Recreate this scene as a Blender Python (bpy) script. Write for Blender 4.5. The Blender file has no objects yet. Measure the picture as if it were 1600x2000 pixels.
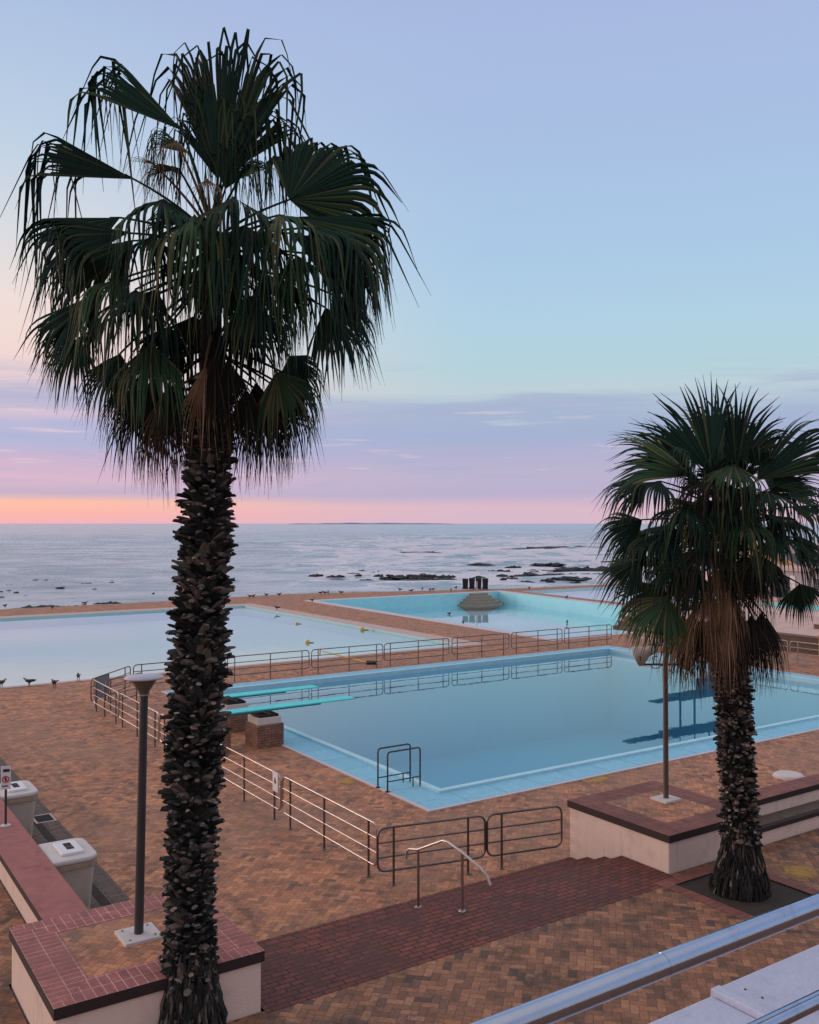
import bpy, bmesh, math, random
from mathutils import Vector, Matrix, noise
from mathutils.geometry import delaunay_2d_cdt

scene = bpy.context.scene
COL = scene.collection
R = math.radians

# ------------------------------------------------------------------ camera
F, H, CX, CY, HY = 1820.0, 6.5, 800.0, 1000.0, 1022.0
PITCH = math.atan((HY - CY) / F)
cam_d = bpy.data.cameras.new('camera')
cam = bpy.data.objects.new('camera', cam_d)
COL.objects.link(cam)
cam.location = (0, 0, H)
cam.rotation_euler = (R(90) + PITCH, 0, 0)
cam_d.sensor_fit = 'HORIZONTAL'
cam_d.sensor_width = 36.0
cam_d.lens = 36.0 * F / 1600.0
cam_d.clip_start = 0.05
cam_d.clip_end = 60000
scene.camera = cam

# ------------------------------------------------------------------ look
scene.view_settings.view_transform = 'Standard'
scene.view_settings.look = 'None'
scene.view_settings.gamma = 1.0
scene.view_settings.use_curve_mapping = False
scene.view_settings.exposure = 0.0
scene.cycles.max_bounces = 8
scene.cycles.transparent_max_bounces = 16
scene.cycles.caustics_reflective = False
scene.cycles.caustics_refractive = False

def lin(c):
    return tuple(((v / 255.0 + 0.055) / 1.055) ** 2.4 if v > 10 else v / 255.0 / 12.92 for v in c)

# ------------------------------------------------------------------ node helper
class NT:
    def __init__(self, tree):
        self.t = tree
        self.n = tree.nodes
        self.l = tree.links
    def node(self, typ, **kw):
        nd = self.n.new(typ)
        for k, v in kw.items():
            setattr(nd, k, v)
        return nd
    def put(self, sock, v):
        if isinstance(v, bpy.types.NodeSocket):
            self.l.new(v, sock)
        elif isinstance(v, (int, float)):
            sock.default_value = v
        else:
            v = tuple(v)
            if len(v) == 3 and sock.type == 'RGBA':
                v = v + (1.0,)
            sock.default_value = v
    def m(self, op, a, b=0.0, c=0.0, clamp=False):
        nd = self.node('ShaderNodeMath', operation=op)
        nd.use_clamp = clamp
        self.put(nd.inputs[0], a)
        self.put(nd.inputs[1], b)
        self.put(nd.inputs[2], c)
        return nd.outputs[0]
    def mix(self, f, a, b, blend='MIX'):
        nd = self.node('ShaderNodeMix', data_type='RGBA', blend_type=blend)
        self.put(nd.inputs['Factor'], f)
        self.put(nd.inputs[6], a)
        self.put(nd.inputs[7], b)
        return nd.outputs[2]
    def mixf(self, f, a, b):
        nd = self.node('ShaderNodeMix', data_type='FLOAT')
        self.put(nd.inputs[0], f)
        self.put(nd.inputs[2], a)
        self.put(nd.inputs[3], b)
        return nd.outputs[0]
    def sep(self, v):
        nd = self.node('ShaderNodeSeparateXYZ')
        self.put(nd.inputs[0], v)
        return nd.outputs
    def comb(self, x, y, z=0.0):
        nd = self.node('ShaderNodeCombineXYZ')
        self.put(nd.inputs[0], x)
        self.put(nd.inputs[1], y)
        self.put(nd.inputs[2], z)
        return nd.outputs[0]
    def coord(self, which='Object'):
        return self.node('ShaderNodeTexCoord').outputs[which]
    def mapping(self, v, scale=(1, 1, 1), rot=(0, 0, 0), loc=(0, 0, 0)):
        nd = self.node('ShaderNodeMapping')
        self.put(nd.inputs['Vector'], v)
        nd.inputs['Scale'].default_value = scale
        nd.inputs['Rotation'].default_value = rot
        nd.inputs['Location'].default_value = loc
        return nd.outputs[0]
    def noise(self, v, scale=5.0, detail=3.0, rough=0.55, out='Fac', dist=0.0):
        nd = self.node('ShaderNodeTexNoise')
        if v is not None:
            self.put(nd.inputs['Vector'], v)
        nd.inputs['Scale'].default_value = scale
        nd.inputs['Detail'].default_value = detail
        nd.inputs['Roughness'].default_value = rough
        nd.inputs['Distortion'].default_value = dist
        return nd.outputs[out]
    def rng(self, v, a, b, c=0.0, d=1.0, smooth=False):
        nd = self.node('ShaderNodeMapRange')
        if smooth:
            nd.interpolation_type = 'SMOOTHSTEP'
        self.put(nd.inputs[0], v)
        nd.inputs[1].default_value = a
        nd.inputs[2].default_value = b
        nd.inputs[3].default_value = c
        nd.inputs[4].default_value = d
        return nd.outputs[0]
    def ramp(self, v, stops, interp='LINEAR'):
        nd = self.node('ShaderNodeValToRGB')
        self.put(nd.inputs[0], v)
        cr = nd.color_ramp
        cr.interpolation = interp
        while len(cr.elements) < len(stops):
            cr.elements.new(0.5)
        for e, (p, c) in zip(cr.elements, stops):
            e.position = p
        for e, (p, c) in zip(cr.elements, stops):
            e.color = tuple(c) + (1.0,)
        return nd.outputs[0]
    def bump(self, h, strength=0.3, dist=0.02):
        nd = self.node('ShaderNodeBump')
        self.put(nd.inputs['Height'], h)
        nd.inputs['Strength'].default_value = strength
        nd.inputs['Distance'].default_value = dist
        return nd.outputs[0]

# ------------------------------------------------------------------ sky
SUN_AZ_X, SUN_AZ_Y, SUN_EL = -0.94, 0.34, 9.0
world = bpy.data.worlds.new('World')
scene.world = world
world.use_nodes = True
W = NT(world.node_tree)
W.n.clear()
wo = W.node('ShaderNodeOutputWorld')
bg = W.node('ShaderNodeBackground')
W.l.new(bg.outputs[0], wo.inputs[0])
d = W.coord('Generated')
dx, dy, dz = W.sep(d)
wav = W.noise(W.mapping(d, scale=(2.2, 2.2, 26.0)), scale=1.6, detail=5, rough=0.55)
wav2 = W.noise(W.mapping(d, scale=(5.0, 5.0, 70.0), loc=(3.1, 1.7, 0)), scale=2.0, detail=4, rough=0.5)
lowmask = W.rng(dz, 0.17, 0.03, 0.0, 1.0, True)
zz = W.m('ADD', dz, W.m('MULTIPLY', W.m('SUBTRACT', wav, 0.5), W.m('MULTIPLY', lowmask, W.rng(dz, 0.05, 0.12, 0.016, 0.085, True))))
fz = W.m('MULTIPLY', zz, 2.0, clamp=True)
def stops(lst):
    return [(min(1.0, z * 2.0), lin(c)) for z, c in lst]
right = W.ramp(fz, stops([(0.0, (212, 184, 202)), (0.016, (218, 184, 201)), (0.032, (184, 175, 206)), (0.05, (186, 178, 206)),
    (0.072, (176, 176, 207)), (0.09, (163, 176, 209)), (0.115, (165, 180, 208)), (0.140, (188, 207, 215)), (0.16, (180, 209, 218)),
    (0.20, (176, 208, 226)), (0.28, (170, 200, 229)), (0.38, (168, 191, 226)), (0.5, (167, 183, 223))]))
left = W.ramp(fz, stops([(0.0, (240, 178, 186)), (0.010, (251, 180, 172)), (0.021, (254, 191, 167)), (0.029, (194, 175, 200)),
    (0.044, (218, 181, 203)), (0.064, (202, 178, 206)), (0.078, (178, 180, 214)), (0.1, (182, 181, 214)), (0.112, (212, 191, 210)),
    (0.128, (178, 179, 208)), (0.140, (236, 208, 208)), (0.18, (242, 216, 210)), (0.22, (238, 220, 215)), (0.28, (216, 218, 223)),
    (0.36, (190, 208, 228)), (0.5, (166, 186, 223))]))
lf = W.rng(dx, 0.10, -0.40, 0.0, 1.0, True)
sky = W.mix(lf, right, left)
# thin lit streaks in the cloud bank
band = W.m('MULTIPLY', W.rng(dz, 0.03, 0.05, 0, 1, True), W.rng(dz, 0.15, 0.12, 0, 1, True))
stk = W.m('MULTIPLY', W.rng(wav2, 0.60, 0.76, 0.0, 0.6, True), band)
sky = W.mix(stk, sky, lin((236, 206, 212)))
dk = W.m('MULTIPLY', W.rng(wav2, 0.46, 0.32, 0.0, 0.35, True), band)
sky = W.mix(dk, sky, lin((164, 172, 208)))
# torn wisps along the top of the cloud bank
wis = W.noise(W.mapping(d, scale=(1.5, 1.5, 20.0), loc=(5.3, .7, 0)), scale=2.2, detail=7, rough=0.62, dist=0.5)
wb = W.m('MULTIPLY', W.rng(dz, 0.085, 0.115, 0, 1, True), W.rng(dz, 0.185, 0.12, 0, 1, True))
sky = W.mix(W.m('MULTIPLY', W.rng(wis, 0.48, 0.62, 0, 0.85, True), wb), sky, W.mix(lf, lin((166, 178, 207)), lin((186, 182, 207))))
wb2 = W.m('MULTIPLY', W.rng(dz, 0.07, 0.10, 0, 1, True), W.rng(dz, 0.155, 0.13, 0, 1, True))
sky = W.mix(W.m('MULTIPLY', W.rng(wis, 0.42, 0.32, 0, 0.6, True), wb2), sky, W.mix(lf, lin((196, 206, 215)), lin((232, 206, 210))))
# overhead and behind the viewer the unseen sky is brightened to light the deck
up = W.rng(dz, 0.5, 0.80, 0.0, 1.0, True)
sky = W.mix(up, sky, lin((220, 211, 214)))
back = W.rng(dy, 0.2, -0.6, 0.0, 0.75, True)
sky = W.mix(back, sky, lin((196, 180, 186)))
ns = W.node('ShaderNodeTexSky')
ns.sky_type = 'NISHITA'
ns.sun_disc = False
ns.sun_elevation = R(SUN_EL)
ns.sun_rotation = math.atan2(SUN_AZ_X, SUN_AZ_Y)
add = W.node('ShaderNodeMix', data_type='RGBA', blend_type='ADD')
add.inputs[0].default_value = 0.004
W.l.new(sky, add.inputs[6])
W.l.new(ns.outputs[0], add.inputs[7])
W.l.new(add.outputs[2], bg.inputs[0])
bg.inputs[1].default_value = 1.0

# ------------------------------------------------------------------ sun (low glow on the left)
sl = bpy.data.lights.new('sun', 'SUN')
sl.energy = 1.5
sl.angle = R(22)
sl.color = (1.0, 0.66, 0.5)
so = bpy.data.objects.new('sun', sl)
COL.objects.link(so)
sv = Vector((SUN_AZ_X, SUN_AZ_Y, 0)).normalized() * math.cos(R(SUN_EL)) + Vector((0, 0, math.sin(R(SUN_EL))))
so.rotation_euler = (-sv).to_track_quat('-Z', 'Y').to_euler()
so.location = (-40, 20, 30)

# ------------------------------------------------------------------ measuring
def ray(u, v):
    x = (u - CX) / F
    z = -(v - CY) / F
    c, s = math.cos(PITCH), math.sin(PITCH)
    return Vector((x, c - z * s, s + z * c))
def g(u, v, z=0.0):
    """world point on the level z seen along a sight line"""
    r = ray(u, v)
    return Vector((0, 0, H)) + r * ((z - H) / r.z)
def at(u, v, y):
    """world point on a sight line at depth y"""
    r = ray(u, v)
    return Vector((0, 0, H)) + r * (y / r.y)
TH = R(33.8)
P0 = g(838, 1587)
FR = Matrix.Translation(P0) @ Matrix.Rotation(TH, 4, 'Z')      # pool frame: s along the long side, t along the short one
FI = FR.inverted()
ID = Matrix.Identity(4)
def st(u, v, z=0.0):
    return FI @ g(u, v, z)

# ------------------------------------------------------------------ mesh builder
class MB:
    def __init__(self):
        self.v, self.f, self.mi, self.uv = [], [], [], {}
        self.cur = 0
    def face(self, pts, uv=None):
        i = len(self.v)
        self.v += [Vector(p) for p in pts]
        self.f.append(tuple(range(i, i + len(pts))))
        self.mi.append(self.cur)
        if uv:
            self.uv[len(self.f) - 1] = uv
    def grid(self, rows, close=False):
        i = len(self.v)
        n = len(rows[0])
        for r in rows:
            self.v += [Vector(p) for p in r]
        for a in range(len(rows) - 1):
            for b in range(n if close else n - 1):
                c = (b + 1) % n
                self.f.append((i + a * n + b, i + a * n + c, i + (a + 1) * n + c, i + (a + 1) * n + b))
                self.mi.append(self.cur)
    def box(self, x0, x1, y0, y1, z0, z1, top=True, bottom=True):
        p = [(x0, y0, z0), (x1, y0, z0), (x1, y1, z0), (x0, y1, z0), (x0, y0, z1), (x1, y0, z1), (x1, y1, z1), (x0, y1, z1)]
        fs = [(0, 1, 5, 4), (1, 2, 6, 5), (2, 3, 7, 6), (3, 0, 4, 7)]
        if top: fs.append((4, 5, 6, 7))
        if bottom: fs.append((3, 2, 1, 0))
        i = len(self.v)
        self.v += [Vector(q) for q in p]
        for q in fs:
            self.f.append(tuple(i + k for k in q))
            self.mi.append(self.cur)
    def obox(self, M, sx, sy, sz):
        """box of size sx,sy,sz centred on matrix M"""
        i = len(self.v)
        for z in (-.5, .5):
            for x, y in ((-.5, -.5), (.5, -.5), (.5, .5), (-.5, .5)):
                self.v.append(M @ Vector((x * sx, y * sy, z * sz)))
        for q in ((0, 1, 5, 4), (1, 2, 6, 5), (2, 3, 7, 6), (3, 0, 4, 7), (4, 5, 6, 7), (3, 2, 1, 0)):
            self.f.append(tuple(i + k for k in q))
            self.mi.append(self.cur)
    def prism(self, poly, z0, z1, poly2=None):
        q = poly2 or poly
        n = len(poly)
        i = len(self.v)
        self.v += [Vector((p[0], p[1], z0)) for p in poly] + [Vector((p[0], p[1], z1)) for p in q]
        for k in range(n):
            self.f.append((i + k, i + (k + 1) % n, i + n + (k + 1) % n, i + n + k))
            self.mi.append(self.cur)
        self.f.append(tuple(i + n + k for k in range(n)))
        self.f.append(tuple(i + n - 1 - k for k in range(n)))
        self.mi += [self.cur] * 2
    def tube(self, pts, r, n=8, closed=False, caps=True):
        pts = [Vector(p) for p in pts]
        m = len(pts)
        rows = []
        ref = None
        for k in range(m):
            if closed:
                tg = (pts[(k + 1) % m] - pts[k - 1])
            else:
                tg = pts[min(k + 1, m - 1)] - pts[max(k - 1, 0)]
            tg.normalize()
            if ref is None:
                ref = tg.orthogonal().normalized()
            ref = (ref - tg * ref.dot(tg))
            if ref.length < 1e-4:
                ref = tg.orthogonal()
            ref.normalize()
            bi = tg.cross(ref)
            rr = r[k] if isinstance(r, (list, tuple)) else r
            rows.append([pts[k] + (ref * math.cos(2 * math.pi * j / n) + bi * math.sin(2 * math.pi * j / n)) * rr for j in range(n)])
        if closed:
            rows.append(rows[0])
        self.grid(rows, True)
        if caps and not closed:
            self.face(list(reversed(rows[0])))
            self.face(rows[-1])
    def lathe(self, prof, c=(0, 0, 0), n=24, caps=True):
        c = Vector(c)
        rows = [[c + Vector((r * math.cos(2 * math.pi * j / n), r * math.sin(2 * math.pi * j / n), z)) for j in range(n)] for r, z in prof]
        self.grid(rows, True)
        if caps:
            self.face(list(reversed(rows[0])))
            self.face(rows[-1])
    def build(self, name, mats, parent=None, frame=None, loc=None, smooth=False, bevel=0.0):
        """links ONE mesh object; vertices are in `frame` co-ordinates, or relative to the parent"""
        if not isinstance(mats, (list, tuple)):
            mats = [mats]
        me = bpy.data.meshes.new(name)
        off = Vector(loc) if loc is not None else Vector((0, 0, 0))
        me.from_pydata([tuple(p - off) for p in self.v], [], self.f)
        for mt in mats:
            me.materials.append(mt)
        me.polygons.foreach_set('material_index', self.mi)
        if self.uv:
            ul = me.uv_layers.new(name='UVMap')
            for fi, uv in self.uv.items():
                for li, c in zip(me.polygons[fi].loop_indices, uv):
                    ul.data[li].uv = c
        if smooth:
            me.polygons.foreach_set('use_smooth', [True] * len(me.polygons))
        me.update()
        o = bpy.data.objects.new(name, me)
        COL.objects.link(o)
        if parent is not None:
            o.parent = parent
            o.location = off
        else:
            o.matrix_world = (frame or FR) @ Matrix.Translation(off)
        if bevel:
            bv = o.modifiers.new('bevel', 'BEVEL')
            bv.width = bevel
            bv.segments = 2
            bv.limit_method = 'ANGLE'
            bv.angle_limit = R(40)
        return o

def thing(name, label, cat, loc, frame=None, rotz=0.0, group=None):
    o = bpy.data.objects.new(name, None)
    o.empty_display_size = 0.2
    COL.objects.link(o)
    o.matrix_world = (frame or FR) @ Matrix.Translation(Vector(loc)) @ Matrix.Rotation(rotz, 4, 'Z')
    o['label'] = label
    o['category'] = cat
    if group:
        o['group'] = group
    return o
def tag(o, label, cat, group=None, kind=None):
    o['label'] = label
    o['category'] = cat
    if group: o['group'] = group
    if kind: o['kind'] = kind
    return o
def struct(o):
    o['kind'] = 'structure'
    return o
def copy_tree(o, parent=None):
    c = o.copy()
    COL.objects.link(c)
    if parent is not None:
        c.parent = parent
    for ch in o.children:
        copy_tree(ch, c)
    return c

# ------------------------------------------------------------------ materials
def new_mat(name):
    mt = bpy.data.materials.new(name)
    mt.use_nodes = True
    N = NT(mt.node_tree)
    p = N.n['Principled BSDF']
    return mt, N, p

def simple(name, col, rough=0.6, metal=0.0, var=0.25, nscale=6.0, bump=0.15, dirt=None, spec=None):
    mt, N, p = new_mat(name)
    co = N.coord()
    n1 = N.noise(co, nscale, 4, 0.6)
    n2 = N.noise(co, nscale * 7, 3, 0.6)
    f = N.m('ADD', N.m('MULTIPLY', N.m('SUBTRACT', n1, 0.5), var * 2), 1.0)
    f = N.m('ADD', f, N.m('MULTIPLY', N.m('SUBTRACT', n2, 0.5), var * 0.8))
    c = N.mix(1.0, col, N.comb(f, f, f), 'MULTIPLY')
    if dirt:
        dm = N.rng(N.noise(co, nscale * 0.6, 5, 0.7), 0.52, 0.72, 0.0, 0.8, True)
        c = N.mix(dm, c, dirt)
    N.put(p.inputs['Base Color'], c)
    p.inputs['Roughness'].default_value = rough
    p.inputs['Metallic'].default_value = metal
    if spec is not None:
        p.inputs['Specular IOR Level'].default_value = spec
    if bump:
        N.put(p.inputs['Normal'], N.bump(n2, bump, 0.01))
    return mt

def herring(name, w, angle, pal, stain, mortar, rough=0.75, stain_amt=0.6, grime=None):
    """2:1 pavers laid herringbone, one random tone per paver"""
    mt, N, p = new_mat(name)
    co = N.coord()
    v = N.mapping(co, scale=(1.0 / w, 1.0 / w, 1.0 / w), rot=(0, 0, angle))
    wob = N.noise(co, 3.0, 2, 0.5, 'Color')
    v2 = N.node('ShaderNodeVectorMath', operation='MULTIPLY_ADD')
    N.put(v2.inputs[0], wob)
    v2.inputs[1].default_value = (0.10, 0.10, 0.0)
    N.put(v2.inputs[2], v)
    x, y, _ = N.sep(v2.outputs[0])
    i = N.m('FLOOR', x)
    j = N.m('FLOOR', y)
    fx = N.m('SUBTRACT', x, i)
    fy = N.m('SUBTRACT', y, j)
    k = N.m('FLOORED_MODULO', N.m('SUBTRACT', i, j), 4.0)
    hz = N.m('LESS_THAN', k, 1.5)
    is1 = N.m('COMPARE', k, 1.0, 0.3)
    is2 = N.m('COMPARE', k, 2.0, 0.3)
    Lc = N.mixf(hz, N.m('ADD', fy, is2), N.m('ADD', fx, is1))
    Wc = N.mixf(hz, fx, fy)
    ex = N.m('MINIMUM', Lc, N.m('SUBTRACT', 2.0, Lc))
    ey = N.m('MINIMUM', Wc, N.m('SUBTRACT', 1.0, Wc))
    e = N.m('MINIMUM', ex, ey)
    wn = N.node('ShaderNodeTexWhiteNoise', noise_dimensions='3D')
    N.put(wn.inputs['Vector'], N.comb(N.m('SUBTRACT', i, is1), N.m('SUBTRACT', j, is2), hz))
    base = N.ramp(wn.outputs['Value'], pal, 'CONSTANT')
    fine = N.noise(co, 22.0, 4, 0.75)
    ff = N.rng(fine, 0.3, 0.7, 0.66, 1.34)
    base = N.mix(1.0, base, N.comb(ff, ff, ff), 'MULTIPLY')
    big = N.noise(co, 1.3, 7, 0.7)
    mid = N.noise(co, 4.5, 4, 0.65)
    spot = N.noise(co, 2.6, 6, 0.78)
    sm = N.m('MULTIPLY', N.rng(big, 0.43, 0.62, 0.0, 1.0, True), N.rng(mid, 0.36, 0.62, 0.25, 1.0))
    sm = N.m('MAXIMUM', sm, N.rng(spot, 0.57, 0.68, 0.0, 0.95, True))
    base = N.mix(N.m('MULTIPLY', sm, stain_amt), base, stain)
    if grime:
        base = N.mix(N.rng(N.noise(co, 0.25, 4, 0.6), 0.45, 0.62, 0.0, 0.5, True), base, grime)
    mo = N.rng(e, 0.02, 0.07, 1.0, 0.0)
    base = N.mix(N.m('MULTIPLY', mo, 0.6), base, mortar)
    N.put(p.inputs['Base Color'], base)
    N.put(p.inputs['Roughness'], N.rng(mid, 0.3, 0.7, rough - 0.12, rough + 0.1))
    hgt = N.m('ADD', N.rng(e, 0.0, 0.1, 0.0, 1.0), N.m('MULTIPLY', wn.outputs['Value'], 0.45))
    N.put(p.inputs['Normal'], N.bump(hgt, 0.5, 0.008))
    return mt

def brick(name, bw, bh, c1, c2, mortar, vec='Object', offset=0.5, msize=0.012, rough=0.8, stain=None, facemap=False, mott=1.0):
    mt, N, p = new_mat(name)
    if vec == 'UV':
        v = N.coord('UV')
    else:
        v = N.coord('Object')
    raw = v
    if facemap:                       # any upright face: run along the wall, rows in z
        x, y, z = N.sep(v)
        v = N.comb(N.m('ADD', x, y), z, 0.0)
    bt = N.node('ShaderNodeTexBrick')
    N.put(bt.inputs['Vector'], v)
    bt.offset = offset
    bt.inputs['Scale'].default_value = 1.0
    bt.inputs['Brick Width'].default_value = bw
    bt.inputs['Row Height'].default_value = bh
    bt.inputs['Mortar Size'].default_value = msize
    bt.inputs['Mortar Smooth'].default_value = 0.2
    bt.inputs['Color1'].default_value = tuple(c1) + (1,)
    bt.inputs['Color2'].default_value = tuple(c2) + (1,)
    bt.inputs['Mortar'].default_value = tuple(mortar) + (1,)
    co = N.coord()
    n1 = N.noise(co, 5.0, 5, 0.65)
    n2 = N.noise(co, 50.0, 3, 0.6)
    f = N.m('MULTIPLY', N.rng(n1, 0.3, 0.7, 1 - .3 * mott, 1 + .3 * mott), N.rng(n2, 0.3, 0.7, 1 - .2 * mott, 1 + .2 * mott))
    c = N.mix(1.0, bt.outputs['Color'], N.comb(f, f, f), 'MULTIPLY')
    if stain:
        c = N.mix(N.rng(N.noise(co, 1.3, 5, 0.7), 0.45, 0.65, 0.0, 0.75, True), c, stain)
    N.put(p.inputs['Base Color'], c)
    p.inputs['Roughness'].default_value = rough
    N.put(p.inputs['Normal'], N.bump(N.m('SUBTRACT', N.m('MULTIPLY', n2, 0.3), bt.outputs['Fac']), 0.5, 0.006))
    return mt

def water(name, tint, bumps=0.02, scale=3.0, rough=0.0, ior=1.34, gtint=(1, 1, 1)):
    mt, N, p = new_mat(name)
    N.n.remove(p)
    out = N.n['Material Output']
    co = N.coord()
    h = N.m('ADD', N.noise(co, scale, 3, 0.5), N.m('MULTIPLY', N.noise(co, scale * 4.5, 2, 0.5), 0.25))
    nrm = N.bump(h, bumps, 0.1)
    gi = N.node('ShaderNodeNewGeometry')
    dt = N.node('ShaderNodeVectorMath', operation='DOT_PRODUCT')
    N.put(dt.inputs[0], gi.outputs['Incoming'])
    N.put(dt.inputs[1], nrm)
    ca = N.m('ABSOLUTE', dt.outputs['Value'], clamp=True)
    f0 = ((ior - 1) / (ior + 1)) ** 2
    fr = N.m('ADD', f0, N.m('MULTIPLY', 1 - f0, N.m('POWER', N.m('SUBTRACT', 1.0, ca), 5.0)), clamp=True)
    tr = N.node('ShaderNodeBsdfTransparent')
    tr.inputs[0].default_value = tuple(tint) + (1,)
    gl = N.node('ShaderNodeBsdfGlossy')
    gl.inputs['Roughness'].default_value = rough
    gl.inputs['Color'].default_value = tuple(gtint) + (1,)
    N.put(gl.inputs['Normal'], nrm)
    mx = N.node('ShaderNodeMixShader')
    N.put(mx.inputs[0], fr)
    N.l.new(tr.outputs[0], mx.inputs[1])
    N.l.new(gl.outputs[0], mx.inputs[2])
    N.l.new(mx.outputs[0], out.inputs['Surface'])
    return mt

PAL_DECK = [(0.0, (0.441, 0.194, 0.095)), (0.14, (0.507, 0.219, 0.104)), (0.30, (0.374, 0.165, 0.086)), (0.44, (0.562, 0.250, 0.118)),
            (0.58, (0.463, 0.192, 0.092)), (0.72, (0.309, 0.143, 0.080)), (0.84, (0.606, 0.281, 0.138)), (0.95, (0.199, 0.102, 0.068))]
PAL_LAND = [(0.0, (0.258, 0.119, 0.062)), (0.14, (0.309, 0.141, 0.071)), (0.30, (0.206, 0.099, 0.054)), (0.44, (0.351, 0.164, 0.083)),
            (0.58, (0.278, 0.127, 0.065)), (0.74, (0.184, 0.091, 0.052)), (0.82, (0.392, 0.190, 0.101)), (0.95, (0.110, 0.063, 0.041))]
M = {}
M['deck'] = herring('deck_pavers', 0.108, R(-45), PAL_DECK, (.105, .062, .042), (.15, .08, .054), stain_amt=0.72, grime=(.30, .175, .110))
M['land'] = herring('landing_pavers', 0.110, R(-45), PAL_LAND, (.062, .040, .028), (.06, .037, .027), stain_amt=0.85)
M['land_dark'] = herring('terrace_pavers', 0.125, R(-45), PAL_LAND, (.045, .035, .03), (.03, .024, .02), stain_amt=0.9)
M['channel'] = brick('channel_brick', 0.42, 0.105, (.20, .13, .095), (.14, .095, .075), (.035, .03, .028), stain=(.08, .07, .06))
M['red_pave'] = brick('red_step_brick', 0.24, 0.11, (.200, .056, .036), (.125, .038, .028), (.030, .014, .012), stain=(.085, .034, .026))
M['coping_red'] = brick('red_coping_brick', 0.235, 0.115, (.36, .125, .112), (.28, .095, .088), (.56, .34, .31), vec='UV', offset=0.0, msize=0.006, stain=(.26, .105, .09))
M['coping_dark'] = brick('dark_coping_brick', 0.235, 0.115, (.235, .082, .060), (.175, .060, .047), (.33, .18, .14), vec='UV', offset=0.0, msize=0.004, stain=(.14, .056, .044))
M['lip'] = simple('shaded_brick_lip', (.030, .018, .018), 0.85, var=0.4, nscale=8)  # dark-stained brick, with the shade of the overhang put into its colour
M['redwall'] = simple('red_wall_top', (.34, .130, .118), 0.85, var=0.3, nscale=5, bump=0.3, dirt=(.21, .08, .075))
M['plaster'] = simple('cream_plaster', (.74, .60, .52), 0.9, var=0.12, nscale=3, bump=0.4, dirt=(.60, .47, .41))
def plaster_mat():
    mt, N, p_ = new_mat('cream_plaster')
    co = N.coord()
    st_ = N.noise(N.mapping(co, scale=(7, 7, .55)), 1.0, 6, 0.7)
    bl = N.noise(co, 1.7, 6, 0.7)
    fn = N.noise(co, 45, 3, 0.6)
    c = N.mix(N.rng(st_, .50, .72, 0, .55, True), (.74, .60, .52), (.52, .42, .36))
    c = N.mix(N.rng(bl, .52, .70, 0, .6, True), c, (.58, .46, .39))
    c = N.mix(N.rng(N.noise(co, 6.0, 7, .8), .64, .72, 0, .7, True), c, (.40, .33, .29))
    N.put(p_.inputs['Base Color'], c)
    p_.inputs['Roughness'].default_value = .92
    N.put(p_.inputs['Normal'], N.bump(N.m('ADD', fn, N.m('MULTIPLY', bl, 2.0)), .5, .01))
    return mt
M['plaster'] = plaster_mat()
M['tread'] = simple('seat_tread', (.12, .09, .07), 0.85, var=0.4, nscale=6, bump=0.4, dirt=(.05, .04, .035))
M['blue_paint'] = brick('blue_painted_slab', 1.15, 30.0, (.24, .58, .75), (.21, .54, .72), (.12, .34, .46), vec='UV', offset=0.0, msize=0.014, rough=0.6, mott=0.35)
M['blue_lip'] = simple('pale_blue_lip', (.42, .74, .84), 0.5, var=0.15, nscale=4)
M['white_edge'] = simple('pale_concrete_edge', (.58, .56, .60), 0.8, var=0.15, nscale=4)
M['pink_coping'] = simple('pink_concrete', (.55, .42, .39), 0.85, var=0.15, nscale=3, dirt=(.42, .31, .29))
M['pool_deep'] = simple('deep_pool_paint', (.10, .40, .55), 0.8, var=0.12, nscale=0.6, bump=0)
M['pool_aqua'] = simple('aqua_pool_paint', (.48, .72, .74), 0.8, var=0.08, nscale=0.6, bump=0)
M['pool_blue'] = simple('blue_pool_paint', (.38, .84, .95), 0.8, var=0.16, nscale=0.7, bump=0)
M['pool_pale'] = simple('pale_pool_floor', (.62, .82, .87), 0.8, var=0.1, nscale=0.6, bump=0)
M['w_dive'] = water('diving_water', (.74, .90, .98), 0.014, 1.2, ior=1.5, gtint=(.85, .98, 1.0))
M['w_lap'] = water('lap_water', (.80, .95, .97), 0.03, 1.5, ior=1.62, gtint=(1, 1, 1))
M['w_mid'] = water('middle_water', (.80, .93, .95), 0.012, 1.5)
M['rail'] = simple('weathered_tube_lit', (.40, .34, .31), 0.3, metal=0.92, var=0.3, nscale=9, bump=0.05)  # paler copy of the fence tube: sky glare on the left rails is in the colour
M['rail_dark'] = simple('bronze_tube_shaded', (.17, .145, .135), 0.34, metal=0.85, var=0.3, nscale=9, bump=0.05)  # darker copy of the fence tube: weak sky reflection is put into the colour
M['rail_pale'] = simple('pale_tube', (.46, .42, .40), 0.36, metal=0.6, var=0.2, nscale=9, bump=0.05)
M['steel'] = simple('polished_steel', (.40, .47, .58), 0.16, metal=1.0, var=0.10, nscale=14, bump=0.03, dirt=(.30, .35, .42))
M['post'] = simple('dark_post', (.045, .045, .048), 0.5, var=0.3, nscale=5)
M['post_brown'] = simple('brown_post', (.10, .072, .06), 0.5, var=0.35, nscale=5)
M['lampcap'] = simple('lamp_cap', (.52, .54, .62), 0.6, var=0.12, nscale=6)
M['lampbody'] = simple('lamp_body', (.16, .16, .13), 0.35, metal=0.3, var=0.3, nscale=8)
M['concrete'] = simple('concrete', (.47, .42, .37), 0.9, var=0.16, nscale=5, bump=0.4, dirt=(.34, .29, .24))
M['conc_top'] = simple('concrete_top', (.60, .57, .56), 0.9, var=0.12, nscale=5, bump=0.3, dirt=(.50, .45, .42))
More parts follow.
